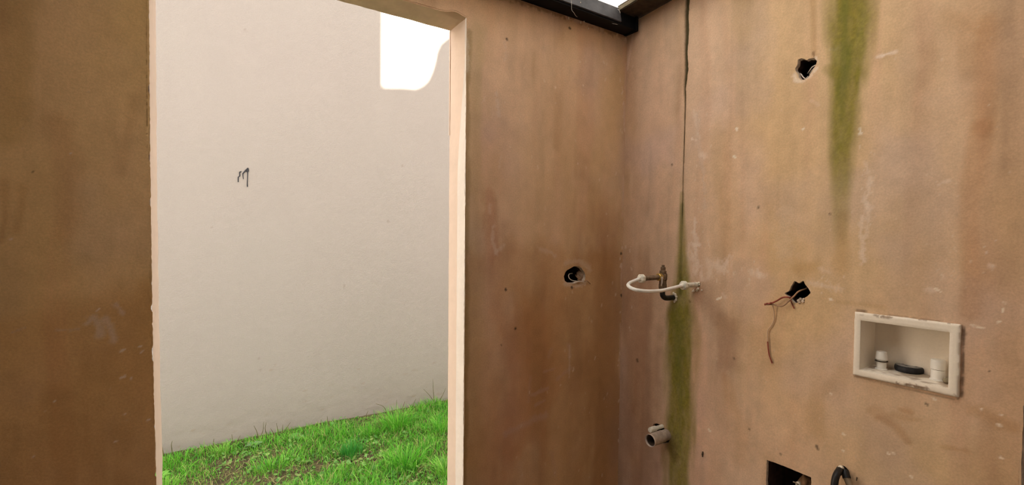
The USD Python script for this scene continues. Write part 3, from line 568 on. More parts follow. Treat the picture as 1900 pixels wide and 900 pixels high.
z8 = lambda pts: zb((400, 280), 9, pts)
inks = [ink_stroke(z8([(432, 345), (402, 358), (404, 400), (398, 425), (374, 440)]), [1.6, 2.2, 1.8, 1.8, 1.5]), ink_stroke(z8([(378, 436), (377, 480), (376, 522)]), [1.8, 1.8, 1.6]),
        ink_stroke(z8([(540, 290), (500, 330), (452, 385)]), [2.6, 2.6, 2.2]), ink_stroke(z8([(455, 382), (458, 430), (466, 472)]), [2, 1.5, 1.2]),
        ink_stroke(z8([(541, 285), (535, 340), (533, 440), (528, 540), (530, 600)]), [2.2, 2.0, 1.4, 1.6, 2.0]), ink_stroke(z8([(500, 330), (520, 344), (545, 340), (545, 300)]), [2.2, 2.4, 2.2, 2.0])]
obj('paint_mark', join(inks), M['ink'], wall_yard, label='small dark scrawl on the cream wall')
# yard ground
gx = graded(-9, 7, -3, 3, .025, .3); gy = np.linspace(.08, 2.75, 120); GX, GY = np.meshgrid(gx, gy, indexing='ij')
def gz(x, y): return -.012+.05*(fb2(x, y, 1.6, 1.6, 301)-.5)+.02*(fb2(x, y, 9, 9, 302)-.5)
def gridmesh(X, Y, Z):
    n, m = X.shape; idx = np.arange(n*m).reshape(n, m); a, b, c, d = idx[:-1, :-1].ravel(), idx[1:, :-1].ravel(), idx[1:, 1:].ravel(), idx[:-1, 1:].ravel()
    return (np.stack([X.ravel(), Y.ravel(), Z.ravel()], 1), np.vstack([np.stack([a, b, c], 1), np.stack([a, c, d], 1)]))
obj('ground', gridmesh(GX, GY, gz(GX, GY)), M['soil'], kind='structure', label='bare brown soil of the yard showing between the grass')
GREENS = np.array([[.12, .46, .03], [.20, .54, .05], [.07, .33, .03], [.28, .56, .09], [.15, .50, .03]]); STRAW = np.array([[.50, .44, .20], [.42, .33, .15], [.36, .40, .12]])
def blades(x, y, h, w, lean, rng, cols, droop=.5, seg=4, ang=None, z=None):
    n = len(x); ang = rng.uniform(0, 2*np.pi, n) if ang is None else ang
    z0 = gz(x, y)-.004 if z is None else z
    t = np.linspace(0, 1, seg+1)
    hor = (h*lean)[:, None]*(t[None]**1.6); ver = h[:, None]*(t[None]-droop*lean[:, None]*t[None]**2.4*.75)
    cx = x[:, None]+np.cos(ang)[:, None]*hor; cy = y[:, None]+np.sin(ang)[:, None]*hor; cz = z0[:, None]+ver
    tw = ang+rng.uniform(-.9, .9, n)+np.pi/2; ww = (w[:, None]/2)*np.array([.75, 1, .85, .6, .0][:seg+1])[None] if seg == 4 else (w[:, None]/2)*np.linspace(1, 0, seg+1)[None]
    L = np.stack([cx-np.cos(tw)[:, None]*ww, cy-np.sin(tw)[:, None]*ww, cz], -1); R = np.stack([cx+np.cos(tw)[:, None]*ww, cy+np.sin(tw)[:, None]*ww, cz], -1)
    V = np.stack([L[:, :-1], R[:, :-1]], 2).reshape(n, -1, 3); V = np.concatenate([V, R[:, -1:]], 1); k = V.shape[1]
    fs = []
    for s in range(seg-1): fs += [[2*s, 2*s+1, 2*s+3], [2*s, 2*s+3, 2*s+2]]
    fs.append([2*(seg-1), 2*(seg-1)+1, k-1]); F = (np.arange(n)[:, None, None]*k+np.array(fs)[None]).reshape(-1, 3)
    ts = np.concatenate([np.repeat(t[:-1], 2), [1]])
    C = cols[:, None, :]*np.ones((1, k, 1))
    return V.reshape(-1, 3), F, C.reshape(-1, 3)
def wall_y(x): return FY.o[1]+(x-FY.o[0])*FY.u[1]/FY.u[0]
rng = np.random.default_rng(11)
def merge(parts):
    V, F, C, n = [], [], [], 0
    for a, b, c in parts: V.append(a); F.append(b+n); C.append(c); n += len(a)
    return (np.vstack(V), np.vstack(F)), np.vstack(C)
parts = []
N = 95000; x = rng.uniform(-2.4, 1.7, N); y = rng.uniform(.2, 2.66, N); dens = fb2(x, y, 2.2, 2.6, 310)+.35*(fb2(x, y, 9, 9, 311)-.5)+.10*sstep(-.4, .5, x)
keepm = (rng.uniform(0, 1, N) < sstep(.30, .56, dens)*.95+.16) & (y < wall_y(x)-.025); x, y, dens = x[keepm], y[keepm], dens[keepm]; n = len(x)
h = (.030+.06*rng.beta(1.6, 3, n))*(.65+.9*sstep(.42, .72, dens))*(.42+.58*np.maximum(sstep(.03, .30, wall_y(x)-y), sstep(.50, .68, fb2(x, x*0, 7, 1, 330)))); cols = GREENS[rng.integers(0, 5, n)]*rng.uniform(.75, 1.2, (n, 1)); st = rng.uniform(0, 1, n) < .10; cols[st] = STRAW[rng.integers(0, 3, st.sum())]
parts.append(blades(x, y, h, rng.uniform(.0022, .005, n), rng.uniform(.1, 1.1, n), rng, cols))
N = 9000; x = rng.uniform(-2.4, 1.7, N); y = rng.uniform(.2, 2.62, N); k_ = rng.uniform(0, 1, N) < .25+.75*sstep(.56, .40, fb2(x, y, 2.2, 2.6, 310)); x, y = x[k_], y[k_]; n = len(x)
parts.append(blades(x, y, rng.uniform(.03, .10, n), rng.uniform(.002, .004, n), np.full(n, 1.25)*rng.uniform(.8, 1.2, n), rng, STRAW[rng.integers(0, 3, n)]*rng.uniform(.6, 1.1, (n, 1)), droop=1.0))
m_, c_g = merge(parts)
obj('grass', m_, M['leaf'], color=c_g, kind='stuff', label='bright green patchy grass covering the yard ground', cat='grass')
# low ground cover of small round leaves
N = 9000; x = rng.uniform(-2.4, 1.7, N); y = rng.uniform(.3, 2.62, N); k_ = (rng.uniform(0, 1, N) < sstep(.45, .62, fb2(x, y, 3, 3.4, 320))) & (y < wall_y(x)-.03); x, y = x[k_], y[k_]; n = len(x)
r = rng.uniform(.006, .016, n); g = rng.uniform(0, 2*np.pi, n); tl = rng.normal(0, .35, (n, 2)); zz = gz(x, y)+rng.uniform(.006, .03, n); V = []
for k in range(6):
    a = k*np.pi/3; lx, ly = np.cos(a)*r, np.sin(a)*r*.75; dx, dy = np.cos(g)*lx-np.sin(g)*ly, np.sin(g)*lx+np.cos(g)*ly; V.append(np.stack([x+dx, y+dy, zz+dx*tl[:, 0]+dy*tl[:, 1]], -1))
V = np.stack(V, 1).reshape(-1, 3); F = (np.arange(n)[:, None, None]*6+np.array([[0, 1, 2], [0, 2, 3], [0, 3, 4], [0, 4, 5]])[None]).reshape(-1, 3)
cols = np.repeat(np.array([[.13, .33, .06], [.20, .42, .10], [.10, .26, .05], [.28, .40, .12]])[rng.integers(0, 4, n)]*rng.uniform(.8, 1.15, (n, 1)), 6, 0)
obj('clover_leaves', (V, F), M['leaf'], color=cols, kind='stuff', label='low carpet of small round green leaves among the grass', cat='ground cover')
def on_ground(px, py): p = at_plane(px, py, np.zeros(3), np.array([0, 0, 1.])); return p[0], min(p[1], wall_y(p[0])-.05)
def tuft(px, py, n, hh, spread, lean, pal, label, wid=(.003, .006)):
    cx, cy = on_ground(px, py); r = np.random.default_rng(int(px*7+py))
    q = r.normal(0, spread, (n, 2)); x = cx+q[:, 0]; y = np.minimum(cy+q[:, 1]*.8, wall_y(cx)-.02)
    ang = np.arctan2(q[:, 1], q[:, 0])+r.normal(0, .6, n); h = hh*r.uniform(.5, 1.1, n)
    cols = pal[r.integers(0, len(pal), n)]*r.uniform(.8, 1.2, (n, 1))
    V, F, C = blades(x, y, h, r.uniform(*wid, n), r.uniform(.15, 1.0, n)*lean, r, cols, .75, ang=ang)
    t = thing('grass_tuft', (cx, cy, float(gz(np.array(cx), np.array(cy)))), label=label, cat='grass tuft', group='tall grass tufts in the yard')
    obj('blades', (V, F), M['leaf'], t, color=C, kind='stuff')
G1 = GREENS; G2 = np.array([[.05, .30, .05], [.08, .36, .06], [.10, .40, .05]]); G3 = np.array([[.22, .52, .06], [.30, .55, .10], [.18, .48, .05]])
tuft(737, 792, 260, .20, .050, 1.1, G1, 'tall fountain-like grass tuft at the foot of the cream wall')
tuft(752, 862, 230, .17, .055, 1.0, G1, 'broad bright grass tuft in front of the fountain-like one')
tuft(818, 800, 160, .18, .05, 1.0, G1, 'tall grass tuft beside the right reveal, against the wall')
tuft(826, 878, 150, .16, .05, 1.0, G3, 'long arching grass tuft by the right reveal, at the picture edge')
tuft(652, 842, 170, .12, .035, .6, G2, 'dense dark green grass tuft in the middle of the yard')
tuft(688, 808, 100, .13, .04, .9, G1, 'wispy grass tuft between the dark one and the wall')
tuft(505, 868, 170, .10, .06, .8, G1, 'low spreading grass tuft left of the bare patch')
tuft(408, 838, 110, .10, .04, .7, G3, 'pale green grass tuft close to the wall, second from the left reveal')
tuft(312, 858, 110, .10, .045, .7, G1, 'grass tuft in the corner by the left reveal, under a dark stalk')
tuft(310, 905, 90, .11, .03, .6, G3, 'light green broad-bladed tuft beside the left reveal, at the picture edge')
def weed(px, py, leaves, label, col, seed):
    cx, cy = on_ground(px, py); r = np.random.default_rng(seed); V, F, C, n = [], [], [], 0
    z0 = float(gz(np.array(cx), np.array(cy))); t = thing('leafy_weed', (cx, cy, z0), label=label, cat='weed')
    for k in range(leaves):
        a = k*2.4+r.uniform(-.3, .3); L = r.uniform(.05, .085); W = L*r.uniform(.30, .40); s = np.linspace(0, 1, 7); prof = W*np.sin(np.pi*s**.8)**.8/1.4
        out = np.cos(.5)*L*s; zz = z0+.01+L*(.75*s-.65*s**2)*1.1; dv = np.array([np.cos(a), np.sin(a)]); pv = np.array([-dv[1], dv[0]])
        rows = []
        for side in (-1, 0, 1):
            xy = np.array([cx, cy])+out[:, None]*dv+side*prof[:, None]*pv; xy[:, 1] = np.minimum(xy[:, 1], wall_y(cx)-.012); rows.append(np.column_stack([xy, zz-(0.12*prof if side == 0 else 0)]))
        vv_ = np.vstack(rows); j = np.arange(6); ff = []
        for b0 in (0, 7): ff += [np.stack([b0+j, b0+j+1, b0+7+j+1], 1), np.stack([b0+j, b0+7+j+1, b0+7+j], 1)]
        obj('leaf', (vv_, np.vstack(ff)), M['leaf'], t, color=np.tile(np.array(col)*r.uniform(.85, 1.15), (21, 1)))
weed(470, 826, 7, 'grey-green broad-leaved weed growing by the cream wall', (.22, .38, .16), 1)
weed(551, 812, 8, 'leafy green weed at the wall behind the bare patch', (.20, .42, .12), 2)
weed(300, 880, 5, 'broad bright leaf rosette at the left reveal', (.22, .50, .08), 3)
def stalks(name, specs, label, cat):
    c = on_ground(*specs[0][0]); t = thing(name, (*c, 0), label=label, cat=cat)
    for pts in specs:
        b = on_ground(*pts[0]); pl = np.array([b[0], b[1], 0]); q = [at_plane(x, y, pl, np.array([0, -1., 0])) for x, y in pts]; q[0][2] = -.01
        p = catmull(q, 5); obj('stalk', tube(p, np.linspace(.0032, .0012, len(p)), 5), M['dry_stalk'], t)
M['dry_stalk'] = mat('dry_stalk', (.13, .12, .045), .8, var=.4, vscale=50)
stalks('dry_stalk', [[(304, 842), (299, 824), (294, 810)], [(320, 838), (318, 826), (320, 818)]], 'thin dark stalk in the corner by the left reveal', 'dry stalk')
stalks('dry_stalk', [[(480, 812), (476, 800), (471, 790)], [(482, 812), (488, 798), (489, 783)], [(496, 806), (492, 796), (494, 784)], [(510, 806), (505, 800), (502, 795)], [(517, 806), (515, 796), (513, 785)], [(525, 803), (524, 796), (525, 788)], [(525, 803), (532, 794), (539, 784)]], 'row of short dry stalks against the cream wall', 'dry stalk')
stalks('dry_stalk', [[(431, 826), (431, 816), (430, 806)], [(440, 824), (442, 816), (446, 808)], [(396, 828), (396, 820), (397, 814)]], 'few dry stems above the pale tuft at the wall', 'dry stalk')
stalks('dry_stalk', [[(593, 798), (595, 788), (596, 778)], [(608, 795), (608, 782), (607, 772)]], 'pair of thin bent stems at the middle of the wall foot', 'dry stalk')
stalks('dry_stalk', [[(806, 748), (804, 725), (803, 703)], [(808, 748), (798, 735), (786, 722)], [(812, 745), (822, 732), (827, 720)]], 'tallest upright stalk at the wall beside the right reveal', 'dry stalk')
stalks('dry_stalk', [[(678, 778), (680, 770), (683, 762)], [(736, 768), (736, 755), (736, 742)], [(742, 768), (748, 755), (751, 745)], [(720, 770), (712, 755), (697, 749)], [(765, 756), (768, 748), (772, 740)]], 'dark seed stems standing above the fountain-like tuft', 'dry stalk')

# ------------------------------------------------------------------ added house, unseen: shades the yard but for one gap shaped to the sun patch
def shadow_of(px, py, Y=-2.62):
    p = at_plane(px, py, FY.o, FY.w); k = (Y-p[1])/SUN[1]; return (p+SUN*k)[[0, 2]]
gap = [shadow_of(*q) for q in ((703, 160), (750, 161), (770, 163), (782, 158), (793, 148), (801, 130), (806, 112), (809, 95), (816, 80), (833, 66), (850, 56))]
TOPZ = 5.62
g0 = gap[0]; HX = -3.3  # left end of the added house, set so sun reaches the left yard
outline = [(HX, -.1), (7, -.1), (7, TOPZ), (gap[-1][0]+.5, TOPZ), (gap[-1][0]+.5, gap[-1][1]+.25)] + [tuple(q) for q in gap[::-1]] + [(g0[0], TOPZ), (HX, TOPZ)]
hp = Polygon(outline).buffer(0)
m = trimesh.creation.extrude_polygon(hp, .25, engine='earcut'); v = np.array(m.vertices); m.vertices = np.column_stack([v[:, 0], -2.62-v[:, 2], v[:, 1]]); trimesh.repair.fix_normals(m)
obj('wall_house_added', m, M['house'], kind='structure', label='added unseen house wall behind the room, its gap shaped for the sun patch')

# ------------------------------------------------------------------ water valve with white bridging hose
def Bp(uv, w, dv=0.): return FB.world(np.array([uv[0], uv[1]+dv, w]))
OUT = FB.w; VUP = FB.v; UAX = FB.u
p1 = FB.px(1293, 528); p2 = FB.px(1251, 552)
a_b = .060; body = Bp(p2, a_b)
hv = thing('water_valve', Bp(p2, 0), label='tarnished brass valve bridged by a looped white hose, beside the green streak', cat='valve')
el = [Bp(p2, -.01), Bp(p2, .035), Bp(p2, .052, .004), Bp(p2, .060, .014), Bp(p2, .060, .034)]
obj('elbow', tube(catmull(el, 6), .0085, 16), M['black_pipe'], hv)
zb0 = body+VUP*.030
obj('valve_body', lathe([(0, 0), (.0105, 0), (.0125, .003), (.0125, .016), (.0115, .018), (.0115, .030), (.0135, .032), (.0135, .048), (.012, .052), (0, .052)], zb0, VUP, 20), M['brass_dark'], hv)
obj('cap', hexnut(zb0+VUP*.052, VUP, .0115, .009), M['brass_dark'], hv)
obj('spindle', lathe([(0, 0), (.007, 0), (.008, .003), (.008, .010), (.0045, .012), (.0045, .018), (0, .018)], zb0+VUP*.061, VUP, 12), M['brass_dark'], hv)
pj = zb0+VUP*.040
pts_ = [pj+OUT*t+VUP*(-.0003*t*1000*.06) for t in np.linspace(.010, .096, 60)]
rr_ = .0072+.0007*np.sin(np.linspace(0, 60*math.pi*.6, 60))
obj('threaded_pipe', tube(np.array(pts_), rr_, 14), M['brass_dark'], hv)
obj('brass_nipple', hexnut(pj+OUT*.009, OUT, .0125, .016, 8), M['brass'], hv, label='bright brass coupling')
tp = np.random.default_rng(8)
obj('sealing_tape', join([tube(catmull([pj+OUT*(.014+.003*k)+UAX*.009+VUP*.006, pj+OUT*(.016+.003*k)+UAX*.012-VUP*.004, pj+OUT*(.015+.002*k)+UAX*.010-VUP*(.020+.004*k)], 5), .0012, 5) for k in range(3)]), M['white_wire'], hv)
nb = pj+OUT*.094+VUP*(-.0017)
nut_prof = [(0, 0), (.0095, 0), (.0130, .002), (.0145, .005), (.0145, .013), (.0128, .016), (.0085, .018), (.006, .021), (0, .021)]
obj('hose_nut', lathe(nut_prof, nb, OUT, 8), M['dirty_plastic'], hv, smooth=20)
w1 = Bp(p1, 0)
obj('outlet_pipe', lathe([(0, -.01), (.0078, -.01), (.0078, .052), (.0066, .054), (.0066, .06), (0, .06)], w1, OUT, 18), M['dirty_plastic'], hv, label='white plastic outlet pipe')
nb2 = w1+OUT*.057
obj('hose_nut', lathe(nut_prof, nb2, OUT, 8), M['dirty_plastic'], hv, smooth=20)
hs, he = nb2+OUT*.018, nb+OUT*.018
dU = he-hs; 
us_, ue_ = (hs-FB.o)@UAX, (he-FB.o)@UAX
def Ubu(px, py, u0): return at_plane(px, py, FB.o+UAX*u0, UAX)
loop = [hs, Ubu(1240, 536.5, us_), Ubu(1225, 539.5, us_), Ubu(1203, 540.5, us_-.003), Ubu(1183, 538.5, us_-.014), Ubu(1171, 534.5, us_-.030), Ubu(1165.5, 529.5, (us_+ue_)/2-.004), Ubu(1168.5, 525, ue_+.016), Ubu(1174, 522.5, ue_+.004), he]
obj('hose', tube(catmull(loop, 9), .0052, 14), M['white_plastic'], hv, label='white looped hose')
obj('mortar_collar', join([lump(Bp(p2, .003)+UAX*(.010*math.cos(a))+VUP*(.013*math.sin(a)), .0045, k, (.7, 1, 1.2)) for k, a in enumerate((.2, .9, 1.6, -.5, -1.3))]), M['mortar'], hv, label='white mortar crumbs where the pipe enters the wall')
obj('mortar_collar', join([lump(w1+OUT*.003+UAX*a+VUP*b, r_, 20+k, (.7, 1, 1)) for k, (a, b, r_) in enumerate(((.009, .006, .004), (.006, -.013, .0045), (.002, -.018, .004), (-.008, -.020, .0045), (-.012, -.022, .003), (.011, .0, .003), (.020, -.016, .0025)))]), M['mortar'], hv)

# ------------------------------------------------------------------ waste pipe stubs
pw = FB.px(1237, 806.5)
wp = thing('waste_pipe', Bp(pw, 0), label='grey plastic waste pipe stub with open end, low beside the green streak', cat='pipe')
ax = OUT-.02*VUP
obj('pipe', lathe([(.0175, -.03), (.0175, .018), (.0185, .020), (.0198, .022), (.0198, .080), (.0192, .0825), (.0182, .080), (.0182, .0)], Bp(pw, 0), ax, 30), M['pvc_grey'], wp)
obj('bore', lathe([(.0181, .079), (.0176, .0), (0, .0)], Bp(pw, 0), ax, 24), M['pvc_inside'], wp)
obj('lip', lathe([(.0199, .078), (.0206, .0795), (.0204, .084), (.0194, .0845), (.0184, .083), (.0180, .078)], Bp(pw, 0), ax, 30), M['pvc_lip'], wp, label='paler lip of the open end')
pc = FB.px(1229, 791)
cp = thing('capped_pipe', Bp(pc, 0), label='small whitish capped pipe stub resting above the grey waste pipe', cat='pipe')
obj('pipe', lathe([(0, -.02), (.0066, -.02), (.0066, .04), (0, .04)], Bp(pc, 0), OUT, 16), M['dirty_plastic'], cp)
obj('cap', lathe([(0, 0), (.0078, 0), (.0092, .002), (.0092, .026), (.0078, .030), (0, .031)], Bp(pc, .034), OUT, 12), M['dirty_plastic'], cp)

# ------------------------------------------------------------------ recessed outlet box
ob = thing('outlet_box', FB.world(np.array([(bu0+bu1)/2, bv0, 0])), label='cream painted rectangular recessed outlet box with chipped frame', cat='outlet box')
PROUD, BD = .0075, .070
fo = jag(np.array([[bu0, bv0], [bu1, bv0], [bu1, bv1], [bu0, bv1]]), .0012, .003, 12, 80)
us = np.linspace(bu0-.004, bu1+.004, 110); vs = np.linspace(bv0-.004, bv1+.004, 90)
ring = fo.difference(sbox(iu0, iv0, iu1, iv1))
from shapely import segmentize
ring_s = segmentize(ring, .0025)
gp = [Point(a, b) for a in np.arange(bu0, bu1, .003) for b in np.arange(bv0, bv1, .003)]
ins = [(p.x, p.y) for p in gp if ring.buffer(-.0012).contains(p)]
allp = np.vstack([np.array(ring_s.exterior.coords)[:-1], np.array(ring_s.interiors[0].coords)[:-1], np.array(ins)])
from scipy.spatial import Delaunay
tri = Delaunay(allp).simplices; cen = allp[tri].mean(1); tri = tri[shapely.contains_xy(ring, cen[:, 0], cen[:, 1])]
e1, e2 = allp[tri[:, 1]]-allp[tri[:, 0]], allp[tri[:, 2]]-allp[tri[:, 0]]; flp = (e1[:, 0]*e2[:, 1]-e1[:, 1]*e2[:, 0]) < 0; tri[flp] = tri[flp][:, ::-1]
dout = np.array([ring.exterior.distance(Point(p)) for p in allp]); din = np.array([ring.interiors[0].distance(Point(p)) for p in allp])
hw = PROUD-.002*(1-sstep(0, .003, dout))-.0012*(1-sstep(0, .0025, din))+.0008*(fb2(allp[:, 0], allp[:, 1], 70, 70, 5)-.5)
col = np.tile(np.array([.90, .80, .66]), (len(allp), 1))*(1+.06*(fb2(allp[:, 0], allp[:, 1], 30, 30, 7)-.5))[:, None]
fp = Paint(allp, FB, col)
for pts, w, al in ([[(1625, 584), (1632, 586)], 4, .8], [[(1640, 587), (1655, 588.5)], 6, .9], [[(1706, 593), (1722, 595)], 3, .9], [[(1760, 598), (1770, 599)], 3, .8], [[(1685, 712), (1700, 715), (1722, 720)], 6, .9], [[(1667, 709), (1669, 710)], 4, .8], [[(1683, 712), (1690, 711)], 4, .6], [[(1600, 585), (1605, 583)], 4, .3], [[(1772, 731), (1776, 733)], 4, .6], [[(1700, 716), (1716, 719)], 3, .7]):
    fp.stroke(pts, w, (.26, .16, .09), al, .5, 1.1, (260, 260), 4)
V = FB.world(np.column_stack([allp, hw])); k0 = len(allp)
ex = np.array(ring_s.exterior.coords)[:-1]; ne = len(ex); exv = FB.world(np.column_stack([ex, np.full(ne, -.004)])); V = np.vstack([V, exv]); j = np.arange(ne)
F = np.vstack([tri, np.stack([j, (j+1) % ne, k0+(j+1) % ne], 1), np.stack([j, k0+(j+1) % ne, k0+j], 1)])
fm = trimesh.Trimesh(V, F, process=False)
obj('frame', (V, F), M['frame_paint'], ob, color=np.vstack([fp.c, np.tile([.45, .35, .26], (ne, 1))]))
tr = []; c0 = np.array([[iu0, iv0], [iu1, iv0], [iu1, iv1], [iu0, iv1]]); c1 = np.array([[iu0+.004, iv0+.003], [iu1-.004, iv0+.003], [iu1-.004, iv1-.003], [iu0+.004, iv1-.003]])
def quadgrid(a, b, c, d, n=40):
    s, t = np.meshgrid(np.linspace(0, 1, n), np.linspace(0, 1, n), indexing='ij'); P = ((1-s)*(1-t))[..., None]*a+(s*(1-t))[..., None]*b+(s*t)[..., None]*c+((1-s)*t)[..., None]*d
    idx = np.arange(n*n).reshape(n, n); q = np.stack([idx[:-1, :-1], idx[1:, :-1], idx[1:, 1:], idx[:-1, 1:]], -1).reshape(-1, 4); return trimesh.Trimesh(P.reshape(-1, 3), np.vstack([q[:, [0, 1, 2]], q[:, [0, 2, 3]]]), process=False)
W3 = lambda p, w: FB.world(np.array([p[0], p[1], w]))
for k in range(4):
    tr.append(quadgrid(W3(c0[k], PROUD-.0015), W3(c1[k], -BD), W3(c1[(k+1) % 4], -BD), W3(c0[(k+1) % 4], PROUD-.0015)))
tr.append(quadgrid(*[W3(c1[k], -BD) for k in range(4)]))
tray = join(tr); tv = np.array(tray.vertices); tl_ = np.stack([(tv-FB.o)@FB.u, (tv-FB.o)@FB.v, (tv-FB.o)@FB.w], 1)
tcol = np.tile(np.array([.91, .82, .69]), (len(tv), 1)); nf = 40*40
st = sstep(.50, .66, fb2(tl_[:, 0], tl_[:, 2], 45, 60, 3)+.10*sstep(-.02, -.065, tl_[:, 2]))*(np.arange(len(tv)) < nf)*.75
st = np.maximum(st, .55*(np.arange(len(tv)) >= 4*nf)*sstep(.012, .003, tl_[:, 1]-iv0)*fb2(tl_[:, 0], tl_[:, 1], 60, 60, 4))[:, None]
obj('tray', (tv, np.array(tray.faces)), M['frame_paint'], ob, color=tcol*(1-st)+np.array([.36, .25, .15])*st)
obj('mortar_lump', lump(FB.world(np.array([iu1-.010, iv0+.007, -.03])), .008, 4, (1.2, 1, .7)), M['olive_wood'], ob, label='dull olive lump in the lower corner')
def in_box(px, py): return at_plane(px, py, FB.world(np.array([iu0, iv0+.0015, 0])), FB.v)
tb = in_box(1635, 685.5)
t1 = thing('tap_stub', tb, label='narrower white tap stub with dark ring, beside the inner side of the outlet box', cat='tap stub')
s_ = .00122*1.0
obj('base', lathe([(0, 0), (.0120, 0), (.0120, .003), (.0098, .004), (.0098, .020), (.0085, .021), (0, .021)], tb, FB.v, 20), M['white_plastic'], t1)
obj('ring', lathe([(0, 0), (.0122, 0), (.0134, .0008), (.0122, .0017), (0, .0017)], tb+FB.v*.0195, FB.v, 18), M['dark_wood'], t1, label='dark washer')
obj('cap', lathe([(0, 0), (.009, 0), (.0122, .005), (.0116, .010), (.0108, .020), (.0100, .0225), (.006, .0235), (0, .0235)], tb+FB.v*.0205, FB.v, 16), M['white_plastic'], t1)
tb2 = in_box(1740, 705)
t2 = thing('tap_stub', tb2, label='wider white capped tap stub beyond the black disc in the outlet box', cat='tap stub')
obj('base', lathe([(0, 0), (.0145, 0), (.0145, .002), (.0128, .003), (.0128, .022), (.012, .0232), (0, .0232)], tb2, FB.v, 24), M['white_plastic'], t2)
obj('ring', lathe([(0, 0), (.0121, 0), (.0121, .002), (0, .002)], tb2+FB.v*.0228, FB.v, 20), M['olive_wood'], t2, label='dark seam ring')
obj('cap', lathe([(0, 0), (.0132, 0), (.0132, .019), (.0118, .0215), (0, .0225)], tb2+FB.v*.0242, FB.v, 24), M['white_plastic'], t2)
pk = in_box(1687, 690)
pd = thing('drain_plug', pk, label='black rubber disc lying between the two white tap stubs', cat='drain plug')
obj('disc', lathe([(0, 0), (.025, 0), (.0275, .003), (.0282, .008), (.0275, .013), (.0255, .0150), (.018, .0146), (0, .0142)], pk, FB.v, 36), M['rubber'], pd)
obj('top', lathe([(.0250, .0140), (.0250, .0156), (.0242, .0161), (.018, .0158), (0, .0154)], pk, FB.v, 36), M['lit_top'], pd, label='grey upper face, its lit look painted in')
for k, (a, b) in enumerate(((-.012, .004), (.004, -.010), (.015, .006))): obj('grit', lump(pk+FB.v*.0158+UAX*a+OUT*b, .003, k, (1.4, 1.2, .4)), M['lit_top'], pd)

# ------------------------------------------------------------------ wires
def Bw(px, py, w):                                    # a measured point w metres out of the wall
    return at_plane(px, py, FB.o+FB.w*w, FB.w)
def Aw(px, py, w): return at_plane(px, py, FA.o+FA.w*w, FA.w)
def path(frame_fn, zo, zs, pts): return catmull([frame_fn(*zb(zo, zs, [(x, y)])[0], w) for x, y, w in pts], 7)
zm = ((1400, 460), 3.9125)
ew = thing('electrical_wire', Bw(1468, 560, 0), label='twisted red wires with a long thin tail hanging from the star-shaped hole', cat='wire')
obj('strand', tube(path(Bw, *zm, [(385, 285, -.05), (372, 297, -.02), (320, 316, .004), (285, 352, .010), (250, 385, .012), (212, 418, .014), (183, 423, .014), (130, 411, .014), (76, 412, .016)]), .0021, 7), M['copper_wire'], ew)
obj('strand', tube(path(Bw, *zm, [(300, 340, -.03), (262, 362, .001), (245, 358, .006), (205, 360, .010), (160, 385, .013), (120, 402, .015), (73, 409, .017)]), .0022, 7), M['red_wire'], ew)
obj('twist', tube(path(Bw, *zm, [(132, 404, .016), (118, 399, .018), (108, 408, .018), (92, 404, .018), (74, 413, .017)]), .0024, 7), M['red_wire'], ew)
obj('tail', tube(path(Bw, *zm, [(118, 398, .016), (130, 415, .012), (141, 460, .006), (142, 520, .004), (123, 562, .004), (95, 605, .004), (95, 680, .004)]), .0014, 6), M['pale_wire'], ew, label='thin pale brown tail')
obj('tail', tube(path(Bw, *zm, [(95, 680, .004), (98, 720, .004), (105, 772, .003), (116, 805, .004), (128, 838, .003)]), .0020, 6), M['red_wire'], ew)
obj('strand', tube(path(Bw, *zm, [(258, 370, -.01), (264, 385, .003), (275, 412, .003), (289, 441, .003)]), .0016, 6), M['red_wire'], ew)
obj('plaster_shred', join([lump(Bw(1400+x/3.9125, 460+y/3.9125, .001), r, k, (.6, 1, 1)) for k, (x, y, r) in enumerate(((318, 383, .004), (334, 372, .004), (350, 388, .004), (355, 372, .003), (325, 396, .003)))]), M['rim'], ew, label='pale plaster shreds at the lower edge')
zu = ((1440, 60), 5.627)
ew2 = thing('electrical_wire', Bw(1495, 128, -.02), label='white wire ends curled inside the round hole high on the wall', cat='wire')
obj('strand', tube(path(Bw, *zu, [(240, 425, -.03), (262, 438, -.01), (285, 470, -.004), (310, 482, -.006), (335, 460, -.02)]), .0014, 7), M['white_wire'], ew2)
obj('strand', tube(path(Bw, *zu, [(330, 430, -.03), (350, 400, -.008), (375, 365, -.004), (412, 342, -.003)]), .0014, 7), M['white_wire'], ew2)
obj('strand', tube(path(Bw, *zu, [(345, 440, -.02), (372, 400, -.006), (405, 365, -.004)]), .001, 6), M['white_wire'], ew2)
za = ((1020, 460), 6.333)
ew3 = thing('electrical_wire', Aw(1066, 512, -.01), label='pale looped wire in the socket hole between doorway and corner', cat='wire')
obj('strand', tube(path(Aw, *za, [(265, 300, -.04), (235, 305, -.015), (220, 325, -.004), (232, 360, .002), (265, 383, .004), (310, 391, .004), (360, 395, .004), (402, 402, .004)]), .0016, 7), M['white_wire'], ew3)
obj('strand', tube(path(Aw, *za, [(390, 330, -.03), (350, 360, -.008), (330, 378, .002), (400, 396, .004), (435, 385, .005), (455, 398, .005), (478, 424, .004)]), .0013, 7), M['copper_wire'], ew3, label='brown frayed wire end')
obj('strand', tube(path(Aw, *za, [(300, 310, -.03), (310, 335, -.01), (335, 360, -.003), (360, 385, .003)]), .0014, 7), M['copper_wire'], ew3)
pb = thing('plaster_chunk', Aw(1080, 514, -.02), label='loose light brown plaster chunk wedged in the socket hole', cat='plaster')
obj('chunk', lump(Aw(1078, 512, -.022), .019, 31, (1.0, .7, 1.15), 3, .6), mat('brown_chunk', (.36, .25, .17), .9, var=.4, vscale=70, bump=.6), pb)

